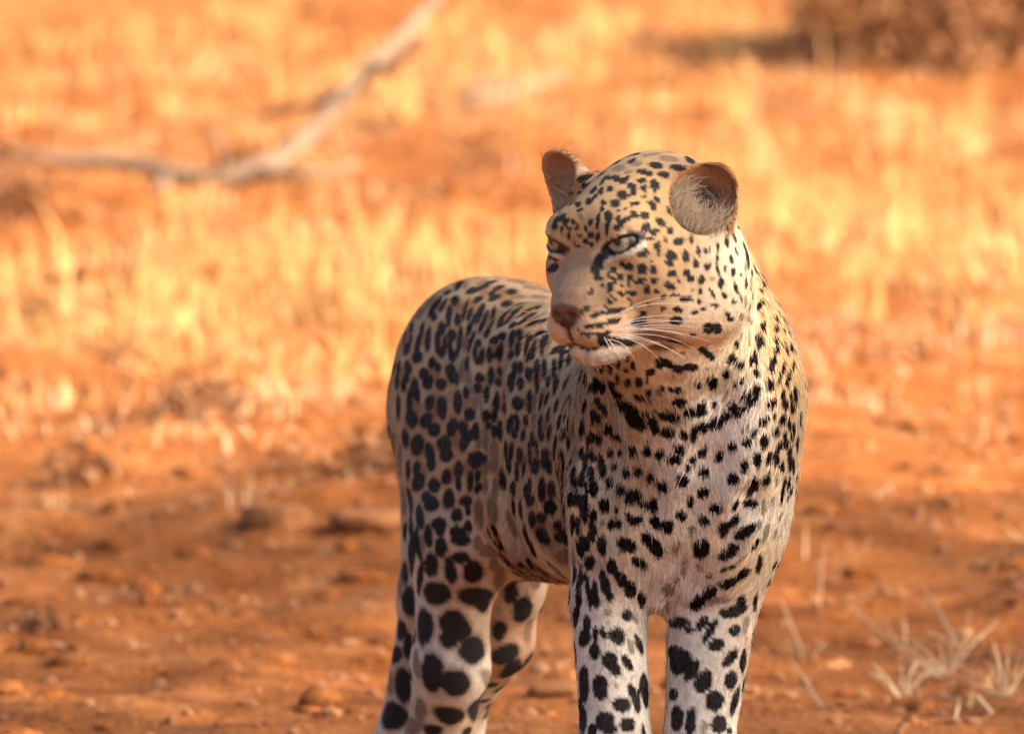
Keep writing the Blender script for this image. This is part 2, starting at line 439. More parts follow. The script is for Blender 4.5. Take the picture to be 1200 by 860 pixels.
def build_stick():
    rng = random.Random(5)
    root = bpy.data.objects.new('fallen_stick', None); root.location = (-0.110, 7.800, 0.010); link(root)
    describe(root, 'thin dead stick lying on the ground beyond the bent branch', 'stick')
    p = smooth_path([(-0.238, 7.600, -0.007), (-0.165, 7.750, 0.002), (-0.083, 7.900, 0.013), (0.000, 8.100, 0.022), (0.085, 8.300, 0.028)], [0.009, 0.012, 0.012, 0.011, 0.007], 6, 0.001, rng)
    mesh_object('stem', *tube_mesh([p], 8), DEADWOOD, root)
    mesh_object('twig', *tube_mesh([smooth_path([(-0.083, 7.900, 0.013), (-0.055, 7.900, 0.052), (0.014, 8.000, 0.064)], [0.008, 0.006, 0.003], 5, 0.001, rng)], 6), DEADWOOD, root)
build_stick()

# ---- dry shrubs: many fine twigs
def shrub(name, label, x, y, h, r, n, seed, mat=None, twr=0.0022, droop=0.5, leaves=0):
    rng = random.Random(seed); z = gz(x, y)
    root = bpy.data.objects.new(name, None); root.location = (x, y, z); link(root)
    describe(root, label, 'shrub')
    stems, tw = [], []
    for i in range(n):
        a = rng.uniform(0, 6.28); rr = r * math.sqrt(rng.random()); hh = h * rng.uniform(0.45, 1.0) * (1 - 0.5 * (rr / r) ** 2)
        b = Vector((x + math.cos(a) * rr * 0.25, y + math.sin(a) * rr * 0.25, z - 0.01))
        e = Vector((x + math.cos(a) * rr, y + math.sin(a) * rr, z + hh))
        m = b.lerp(e, 0.5) + Vector((rng.uniform(-1, 1), rng.uniform(-1, 1), rng.uniform(0, 1))) * 0.12 * h
        P_ = smooth_path([b, m, e], [twr, twr * 0.8, twr * 0.4], 3, 0.001, rng)
        stems.append(P_)
        for q in range(4):
            s = P_[rng.randrange(2, len(P_))][0]
            t = s + Vector((rng.uniform(-1, 1), rng.uniform(-1, 1), rng.uniform(-0.4, 0.9))) * 0.22 * h
            tw.append([(s, twr * 0.55), (s.lerp(t, 0.5) + Vector((0, 0, 0.02 * h)), twr * 0.45), (t, twr * 0.2)])
    mesh_object('stems', *tube_mesh(stems, 5), mat or TWIG, root)['kind'] = 'stuff'
    mesh_object('twigs', *tube_mesh(tw, 4), mat or TWIG, root)['kind'] = 'stuff'
    if leaves:
        r_ = np.random.default_rng(seed); k = leaves
        a = r_.uniform(0, 6.283, k); rr = r * np.sqrt(r_.random(k)); hh = h * r_.uniform(0.05, 1.0, k) * (1 - 0.5 * (rr / r) ** 2)
        C = np.stack([x + np.cos(a) * rr, y + np.sin(a) * rr, z + hh], 1)
        d1 = r_.normal(size=(k, 3)); d1 /= np.linalg.norm(d1, axis=1)[:, None]; d2 = np.cross(d1, r_.normal(size=(k, 3))); d2 /= np.linalg.norm(d2, axis=1)[:, None]
        d1 *= r_.uniform(0.008, 0.016, (k, 1)); d2 *= r_.uniform(0.004, 0.009, (k, 1))
        mesh_object('foliage', np.stack([C - d1, C - d2, C + d1, C + d2], 1).reshape(-1, 3), np.arange(k * 4).reshape(-1, 4), TWIG, root, smooth=False)['kind'] = 'stuff'
shrub('dry_shrub', 'dense dark brown shrub with a pale stalk in front', 0.70, 8.75, 0.42, 0.24, 110, 1, leaves=2600)
shrub('dry_shrub', 'wide dark brown thicket at the edge of the golden grass', 1.02, 8.9, 0.50, 0.30, 120, 2, leaves=2800)
shrub('dry_shrub', 'low brown brush in place of the shadow patch under the end of the bleached branch', -0.76, 6.35, 0.13, 0.13, 44, 3, leaves=260)  # brush added as a dark stand-in for the shadow below the branch
shrub('dry_shrub', 'small dark brown shrublet below the brightest grass', -0.385, 3.82, 0.055, 0.075, 40, 4, twr=0.0014, leaves=90)
shrub('dry_shrub', 'tiny ragged shrublet among pale straw litter', -0.53, 3.45, 0.045, 0.06, 30, 5, twr=0.0013, leaves=50)
shrub('dry_shrub', 'flat brown shrublet behind the rounded stone', -0.25, 3.40, 0.035, 0.06, 26, 6, twr=0.0013, leaves=40)
shrub('dry_shrub', 'matted brown shrublet close behind the leopard haunch', -0.14, 3.25, 0.06, 0.07, 36, 7, twr=0.0014, leaves=90)
shrub('dry_shrub', 'small scraggly shrublet on bare shaded soil', -0.53, 2.20, 0.03, 0.03, 20, 8, twr=0.0012, leaves=30)

# leopard: body masses, metres (round cones: ends, radii, blend; ellipsoids: centre, radii, yaw, pitch, blend)
BODY = [
    ('E', (0.156, 0.2, 0.4578), (0.17, 0.084, 0.142), 0.2793, 0, 0.05, 'body'),
    ('E', (0.1824, 0.13, 0.5145), (0.1, 0.07, 0.09), 0.2793, 0, 0.04, 'body'),
    ('C', (0.1514, 0.26, 0.45), (0.0453, 0.6, 0.418), 0.0988, 0.0963, 0.05, 'body'),
    ('E', (0.0329, 0.6, 0.4304), (0.2, 0.092, 0.118), 0.2793, 0, 0.05, 'body'),
    ('E', (0.0042, 0.78, 0.4411), (0.15, 0.1, 0.108), 0.2793, 0, 0.05, 'body'),
    ('C', (0.0804, 0.35, 0.3733), (0.0247, 0.6, 0.3391), 0.0558, 0.049, 0.06, 'body'),
    ('C', (0.137, 0.1, 0.6366), (0.1738, 0.18, 0.5241), 0.0638, 0.0705, 0.05, 'neck'),
    ('C', (0.1628, 0.1, 0.6524), (0.1942, 0.22, 0.5351), 0.0389, 0.0519, 0.05, 'neck'),
    ('C', (0.1323, 0.04, 0.6004), (0.1665, 0.12, 0.5158), 0.051, 0.0561, 0.05, 'neck'),
    ('C', (0.1051, 0.04, 0.6082), (0.1495, 0.14, 0.5133), 0.0387, 0.0515, 0.05, 'neck'),
    ('C', (0.1673, 0.04, 0.6239), (0.1867, 0.11, 0.5407), 0.0448, 0.0545, 0.06, 'neck'),
    ('E', (0.1066, 0.17, 0.4458), (0.075, 0.05, 0.115), 0.2793, 0, 0.04, 'foreleg'),
    ('E', (0.2051, 0.16, 0.463), (0.075, 0.045, 0.12), 0.2793, 0, 0.04, 'foreleg'),
    ('C', (0.1, 0.13, 0.4193), (0.0891, 0.14, 0.3304), 0.0468, 0.0351, 0.03, 'foreleg'),
    ('C', (0.0891, 0.14, 0.3304), (0.0954, 0.12, 0.2059), 0.0344, 0.0319, 0.006, 'foreleg'),
    ('C', (0.0954, 0.12, 0.2059), (0.0961, 0.1, 0.0975), 0.0319, 0.0264, 0.006, 'foreleg'),
    ('C', (0.0961, 0.1, 0.0975), (0.0961, 0.09, 0.0154), 0.0264, 0.028, 0.006, 'foreleg'),
    ('E', (0.0958, 0.06, 0.0087), (0.062, 0.043, 0.028), 0.2793, 0, 0.015, 'paw'),
    ('C', (0.1928, 0.13, 0.4114), (0.1863, 0.15, 0.329), 0.0484, 0.0414, 0.03, 'foreleg'),
    ('C', (0.1863, 0.15, 0.329), (0.1736, 0.13, 0.2043), 0.0422, 0.032, 0.006, 'foreleg'),
    ('C', (0.1736, 0.13, 0.2043), (0.1703, 0.11, 0.0958), 0.032, 0.0265, 0.006, 'foreleg'),
    ('C', (0.1703, 0.11, 0.0958), (0.1703, 0.1, 0.0136), 0.0265, 0.028, 0.006, 'foreleg'),
    ('E', (0.1699, 0.07, 0.0069), (0.062, 0.043, 0.028), 0.2793, 0, 0.015, 'paw'),
    ('C', (0.1331, 0.125, 0.3525), (0.1339, 0.125, 0.3294), 0.014, 0.007, 0.008, 'body'),
    ('E', (-0.0375, 0.74, 0.4377), (0.115, 0.072, 0.112), 0.2793, 0, 0.05, 'hindleg'),
    ('C', (-0.0457, 0.7, 0.426), (-0.0536, 0.6, 0.3142), 0.0643, 0.0424, 0.05, 'hindleg'),
    ('C', (-0.0536, 0.6, 0.3142), (-0.0595, 0.62, 0.1945), 0.0392, 0.0343, 0.03, 'hindleg'),
    ('C', (-0.0595, 0.62, 0.1945), (-0.0734, 0.7, 0.0983), 0.0352, 0.0313, 0.02, 'hindleg'),
    ('C', (-0.0734, 0.7, 0.0983), (-0.0979, 0.82, 0.0195), 0.0313, 0.0267, 0.02, 'hindleg'),
    ('C', (-0.0754, 0.78, 0.3567), (-0.0835, 0.74, 0.2441), 0.0349, 0.0248, 0.03, 'hindleg'),
    ('C', (-0.0835, 0.74, 0.2441), (-0.1077, 0.8, 0.0995), 0.0248, 0.0225, 0.02, 'hindleg'),
    ('C', (-0.1077, 0.8, 0.0995), (-0.1082, 0.84, 0.0334), 0.0225, 0.0234, 0.02, 'hindleg'),
    ('C', (-0.0928, 0.82, 0.0366), (-0.0882, 0.76, -0.0429), 0.0283, 0.0249, 0.03, 'hindleg'),
    ('E', (-0.0835, 0.7, -0.0454), (0.065, 0.042, 0.027), 0.2793, 0, 0.02, 'paw'),
    ('C', (0.0335, 0.8, 0.371), (-0.0017, 0.68, 0.2611), 0.0549, 0.0296, 0.03, 'hindleg'),
    ('C', (-0.0017, 0.68, 0.2611), (-0.0117, 0.7, 0.2078), 0.0296, 0.0297, 0.02, 'hindleg'),
    ('C', (-0.0117, 0.7, 0.2078), (-0.0507, 0.86, 0.1157), 0.0297, 0.0217, 0.02, 'hindleg'),
    ('C', (-0.0507, 0.86, 0.1157), (-0.0466, 0.88, 0.0269), 0.0217, 0.0218, 0.02, 'hindleg'),
    ('C', (-0.0466, 0.88, 0.0269), (-0.0423, 0.84, -0.0351), 0.0235, 0.0234, 0.02, 'hindleg'),
    ('E', (-0.0396, 0.8, -0.0386), (0.065, 0.042, 0.027), 0.2793, 0, 0.02, 'paw'),
    ('E', (0.0753, 0.0229, 0.0027), (0.024, 0.0125, 0.019), 0.2793, 0, 0.006, 'paw'),
    ('E', (0.0979, 0.0127, 0.0027), (0.024, 0.0125, 0.019), 0.2793, 0, 0.006, 'paw'),
    ('E', (0.1191, 0.0188, 0.0027), (0.024, 0.0125, 0.019), 0.2793, 0, 0.006, 'paw'),
    ('E', (0.1329, 0.0394, 0.0027), (0.024, 0.0125, 0.019), 0.2793, 0, 0.006, 'paw'),
    ('E', (0.1493, 0.0329, 0.0009), (0.024, 0.0125, 0.019), 0.2793, 0, 0.006, 'paw'),
    ('E', (0.172, 0.0227, 0.0009), (0.024, 0.0125, 0.019), 0.2793, 0, 0.006, 'paw'),
    ('E', (0.1931, 0.0288, 0.0009), (0.024, 0.0125, 0.019), 0.2793, 0, 0.006, 'paw'),
    ('E', (0.207, 0.0494, 0.0009), (0.024, 0.0125, 0.019), 0.2793, 0, 0.006, 'paw'),
    ('E', (-0.1041, 0.6629, -0.0514), (0.024, 0.0125, 0.019), 0.2793, 0, 0.006, 'paw'),
    ('E', (-0.0814, 0.6527, -0.0514), (0.024, 0.0125, 0.019), 0.2793, 0, 0.006, 'paw'),
    ('E', (-0.0602, 0.6588, -0.0514), (0.024, 0.0125, 0.019), 0.2793, 0, 0.006, 'paw'),
    ('E', (-0.0464, 0.6794, -0.0514), (0.024, 0.0125, 0.019), 0.2793, 0, 0.006, 'paw'),
    ('E', (-0.0602, 0.7629, -0.0446), (0.024, 0.0125, 0.019), 0.2793, 0, 0.006, 'paw'),
    ('E', (-0.0375, 0.7527, -0.0446), (0.024, 0.0125, 0.019), 0.2793, 0, 0.006, 'paw'),
    ('E', (-0.0163, 0.7588, -0.0446), (0.024, 0.0125, 0.019), 0.2793, 0, 0.006, 'paw'),
    ('E', (-0.0025, 0.7794, -0.0446), (0.024, 0.0125, 0.019), 0.2793, 0, 0.006, 'paw'),
    ('C', (-0.0042, 0.92, 0.4748), (-0.0301, 1.06, 0.3541), 0.0269, 0.0221, 0.04, 'tail'),
    ('C', (-0.0301, 1.06, 0.3541), (-0.0518, 1.1, 0.1399), 0.0221, 0.0188, 0.03, 'tail'),
    ('C', (-0.0518, 1.1, 0.1399), (-0.0828, 1.18, 0.0047), 0.0188, 0.0172, 0.03, 'tail'),
    ('G', (0.1904, 0.014, 0.5213), (0.1775, 0.024, 0.4651), 0.012, 0.03),
    ('G', (0.1775, 0.024, 0.4651), (0.1677, 0.04, 0.4157), 0.012, 0.03),
    ('G', (0.1677, 0.04, 0.4157), (0.159, 0.076, 0.3634), 0.012, 0.03),
    ('G', (0.0822, 0.084, 0.5321), (0.0721, 0.098, 0.4632), 0.015, 0.032),
    ('G', (0.0721, 0.098, 0.4632), (0.069, 0.086, 0.4095), 0.015, 0.032),
    ('G', (0.069, 0.086, 0.4095), (0.0628, 0.102, 0.3597), 0.015, 0.032),
    ('G', (-0.0277, 0.518, 0.4986), (-0.0276, 0.467, 0.4475), 0.014, 0.035),
    ('G', (-0.0276, 0.467, 0.4475), (-0.0227, 0.453, 0.4002), 0.014, 0.035),
    ('G', (-0.0227, 0.453, 0.4002), (-0.0081, 0.438, 0.3531), 0.014, 0.035),
    ('G', (0.2185, 0.046, 0.4346), (0.1954, 0.056, 0.3899), 0.008, 0.022),
    ('G', (0.1954, 0.056, 0.3899), (0.1686, 0.085, 0.3463), 0.008, 0.022),
]
# ---------------------------------------------------------------- leopard: implicit surface
def unit(v):
    v = np.asarray(v, float)
    return v / np.linalg.norm(v)

def rot_frame(f, u=(0, 0, 1)):
    """columns = forward, left, up"""
    f = unit(f); u = np.asarray(u, float)
    l = unit(np.cross(u, f)); u = np.cross(f, l)
    return np.stack([f, l, u], 1)

def prim_dist(p, P):
    """signed distance of points p (n,3) to a primitive"""
    if p['t'] == 'E':
        q = (P - p['c']) @ p['R']
        a = q / p['r']
        k0 = np.sqrt((a * a).sum(1)); b = a / p['r']
        k1 = np.sqrt((b * b).sum(1)) + 1e-9
        return k0 * (k0 - 1.0) / k1
    a, b, ra, rb = p['a'], p['b'], p['ra'], p['rb']
    ab = b - a
    h = np.clip(((P - a) @ ab) / (ab @ ab), 0, 1)
    d = P - a - h[:, None] * ab
    return np.sqrt((d * d).sum(1)) - (ra + (rb - ra) * h)

def combine(f, d, k, sub):
    if sub:                                   # smooth subtraction
        h = np.clip(0.5 - 0.5 * (f + d) / k, 0, 1)
        return f + (-d - f) * h + k * h * (1 - h)
    h = np.clip(0.5 + 0.5 * (f - d) / k, 0, 1)
    return f + (d - f) * h - k * h * (1 - h)

def field(prims, P):
    f = np.full(len(P), 0.12)
    for p in prims:                            # a primitive matters only near its own box
        lo, hi = prim_box(p, p['k'] + 0.012)
        i = np.nonzero((P[:, 2] > lo[2]) & (P[:, 2] < hi[2]) & (P[:, 1] > lo[1]) & (P[:, 1] < hi[1]) & (P[:, 0] > lo[0]) & (P[:, 0] < hi[0]))[0]
        if len(i): f[i] = combine(f[i], prim_dist(p, P[i]), p['k'], p['sub'])
    return f

def gradient(prims, P, e=0.0012):
    K = np.array([[1, -1, -1], [-1, -1, 1], [-1, 1, -1], [1, 1, 1]], float)
    g = np.zeros_like(P)
    for k in K:
        g += k * field(prims, P + k * e)[:, None]
    return g / (4 * e)

def prim_box(p, pad):
    if p['t'] == 'E':
        e = np.sqrt(((p['R'] * p['r']) ** 2).sum(1))
        return p['c'] - e - pad, p['c'] + e + pad
    return (np.minimum(p['a'] - p['ra'], p['b'] - p['rb']) - pad,
            np.maximum(p['a'] + p['ra'], p['b'] + p['rb']) + pad)

def surface_nets(prims, h):
    lo = np.min([prim_box(p, 0.02)[0] for p in prims if not p['sub']], 0)
    hi = np.max([prim_box(p, 0.02)[1] for p in prims if not p['sub']], 0)
    n = np.ceil((hi - lo) / h).astype(int) + 1
    V = np.full(n, 0.12, np.float32)
    ax = [lo[i] + h * np.arange(n[i]) for i in range(3)]
    for p in prims:
        a, b = prim_box(p, p['k'] + 0.012)
        i0 = np.clip(((a - lo) / h).astype(int), 0, n); i1 = np.clip(((b - lo) / h).astype(int) + 2, 0, n)
        if (i1 <= i0).any(): continue
        sl = tuple(slice(i0[i], i1[i]) for i in range(3))
        G = np.stack(np.meshgrid(*[ax[i][sl[i]] for i in range(3)], indexing='ij'), -1).reshape(-1, 3)
        f = V[sl].reshape(-1).astype(float)
        V[sl] = combine(f, prim_dist(p, G), p['k'], p['sub']).reshape(V[sl].shape)
    S = V < 0
    c = np.zeros(np.array(V.shape) - 1, np.int8)
    for dx in (0, 1):
        for dy in (0, 1):
            for dz in (0, 1):
                c += S[dx:dx + n[0] - 1, dy:dy + n[1] - 1, dz:dz + n[2] - 1]
    act = np.argwhere((c > 0) & (c < 8))
    idx = np.full(c.shape, -1, np.int32)
    idx[tuple(act.T)] = np.arange(len(act))
    acc = np.zeros((len(act), 3)); cnt = np.zeros(len(act))
    corners = [(x, y, z) for x in (0, 1) for y in (0, 1) for z in (0, 1)]
    for a in corners:
        for d in range(3):
            if a[d] == 0:
                b = list(a); b[d] = 1
                va = V[tuple((act + a).T)]; vb = V[tuple((act + b).T)]
                m = (va < 0) != (vb < 0)
                t = va[m] / (va[m] - vb[m])
                pt = np.tile(np.array(a, float), (m.sum(), 1)); pt[:, d] = t
                acc[m] += pt; cnt[m] += 1
    verts = lo + h * (act + acc / cnt[:, None])
    quads = []
    for d in range(3):
        e1, e2 = (d + 1) % 3, (d + 2) % 3
        sa = [slice(None)] * 3; sb = [slice(None)] * 3
        sa[d] = slice(0, -1); sb[d] = slice(1, None)
        A, B = S[tuple(sa)], S[tuple(sb)]
        e = np.argwhere(A != B)
        e = e[(e[:, e1] > 0) & (e[:, e2] > 0) & (e[:, e1] < n[e1] - 1) & (e[:, e2] < n[e2] - 1)]
        flip = A[tuple(e.T)]
        o1 = np.zeros(3, int); o1[e1] = 1; o2 = np.zeros(3, int); o2[e2] = 1
        q = np.stack([idx[tuple((e - o1 - o2).T)], idx[tuple((e - o2).T)], idx[tuple(e.T)], idx[tuple((e - o1).T)]], 1)
        q[~flip] = q[~flip][:, ::-1]
        quads.append(q)
    quads = np.concatenate(quads)
    quads = quads[(quads >= 0).all(1)]
    for _ in range(1):
        f = field(prims, verts); g = gradient(prims, verts)
        verts -= np.clip(f / np.maximum((g * g).sum(1), 0.05), -0.004, 0.004)[:, None] * g
    return verts, quads

# ---- head, in millimetres: (forward, left, up) about the middle of the skull
HEAD_POS = np.array([0.1153, -0.01, 0.6687])
HEAD_YAW, HEAD_PITCH, HEAD_ROLL = math.radians(40), math.radians(9), math.radians(3)
def head_matrix():
    cy, sy = math.cos(HEAD_YAW), math.sin(HEAD_YAW)
    f = np.array([-sy * math.cos(HEAD_PITCH), -cy * math.cos(HEAD_PITCH), -math.sin(HEAD_PITCH)])
    R = rot_frame(f)
    c, s = math.cos(HEAD_ROLL), math.sin(HEAD_ROLL)
    return R @ np.array([[1, 0, 0], [0, c, -s], [0, s, c]])
HR = head_matrix()
SLANT = 0.30                                   # how far the outer corner of the eye rises
EYE, EYE_R = (57, 34, 25), 0.0178
def HW(p):                                     # head mm -> world m
    return HEAD_POS + HR @ (np.asarray(p, float) * 0.001)

def build_prims():
    L = []
    def E(c, r, R=None, k=0.03, sub=False, tag='body'):
        L.append(dict(t='E', c=np.asarray(c, float), r=np.asarray(r, float), R=np.eye(3) if R is None else R, k=k, sub=sub, tag=tag))
    def C(a, b, ra, rb, k=0.03, sub=False, tag='body'):
        L.append(dict(t='C', a=np.asarray(a, float), b=np.asarray(b, float), ra=ra, rb=rb, k=k, sub=sub, tag=tag))
    def hE(c, r, f=(1, 0, 0), u=(0, 0, 1), k=12, sub=False, tag='head'):
        E(HW(c), np.asarray(r) * 0.001, HR @ rot_frame(f, u), k * 0.001, sub, tag)
    def hC(a, b, ra, rb, k=12, sub=False, tag='head'):
        C(HW(a), HW(b), ra * 0.001, rb * 0.001, k * 0.001, sub, tag)
    # torso and legs: round cones and ellipsoids measured in metres
    for row in BODY:
        if row[0] == 'G':                      # shallow groove between muscles
            _, a, b, r, k = row
            C(a, b, r, r, k, sub=True)
        elif row[0] == 'C':
            _, a, b, ra, rb, k, tag = row
            C(a, b, ra, rb, k, tag=tag)
        else:
            _, c, r, yaw, pit, k, tag = row
            f = (math.sin(yaw) * math.cos(pit), -math.cos(yaw) * math.cos(pit), math.sin(pit))
            E(c, r, rot_frame(f), k, tag=tag)
    # skull and face
    hE((-28, 0, 16), (76, 68, 70), k=30)
    hE((22, 0, 26), (50, 48, 44), k=20)
    for s in (1, -1):
        hE((52, 27 * s, 40), (20, 25, 12), k=16)
        hE((26, 46 * s, -8), (42, 28, 36), k=16)
        hE((4, 44 * s, -36), (48, 28, 36), k=24)
        hC((64, 14 * s, -66), (-5, 40 * s, -46), 16, 26, k=20)
        hE((-30, 52 * s, -34), (44, 30, 48), k=34)
        hE((62, 27 * s, -20), (28, 17, 24), k=14)
    for s in (1, 0, -1):
        hC((44, 12 * s, 18), (97, 10 * s, -20 + (1 - abs(s))), 17, 13, k=10)
    hE((76, 0, -42), (36, 33, 29), k=16)
    hE((77, 0, -69), (25, 23, 16), k=10)
    for s in (1, -1):
        hE((87, 16 * s, -46), (27, 20, 19), k=8)
    hE((105, 0, -28), (12, 19, 12), k=6)
    for s in (1, -1):                          # lids over the eyeballs, then the slit
        ef = unit((0.90, 0.40 * s, 0.06)); ec = np.array((EYE[0], EYE[1] * s, EYE[2]))
        hE(ec, (20.5, 20.5, 20.5), k=9)
        slit = unit((-0.36, 0.92 * s, SLANT))
        hE(ec + ef * 18 - np.array((0, 0, 2.0)), (12, 20, 5.6), f=ef, u=np.cross(ef, slit) * s, k=3, sub=True)
    # mouth line, philtrum and nostrils
    hC((115, 0, -41), (109, 0, -60), 1.2, 1.8, k=4, sub=True, tag='mouth')
    for s in (1, -1):
        hC((107, 2 * s, -61), (96, 22 * s, -67), 1.4, 1.8, k=4, sub=True, tag='mouth')
        hC((96, 22 * s, -67), (66, 38 * s, -69), 1.8, 1.5, k=6, sub=True, tag='mouth')
        hE((117, 9 * s, -31), (7, 4.5, 3.5), f=(1, 0.5 * s, 0), k=3, sub=True)
    # ears: thin shells set slantwise into the head, the cup fading into the cheek
    for s, c, of, up, hw, hh, du, hs in ((1, (-22, 53, 31.0), (0.80, 0.58, 0.12), (-0.40, 0.50, 0.75), 34, 52, 17, 33.5),
                                         (-1, (-20, -88, 54.0), (0.82, -0.06, 0.15), (0.10, -0.80, 0.80), 24, 42, 9, 30.5)):
        of = unit(of); c = np.array(c); u_ = unit(np.array(up) - of * np.dot(up, of))
        hE(c, (20, hw, hh), f=of, u=u_, k=18, tag='ear')
        hE(c - u_ * 30 + of * 1, (21, 33, 26), f=of, u=u_, k=20, tag='ear')
        hE(c + of * 14 + u_ * du, (25, hw - 2.8, hs), f=of + u_ * 0.5, u=u_ - of * 0.5, k=5, sub=True, tag='ear')
    return L

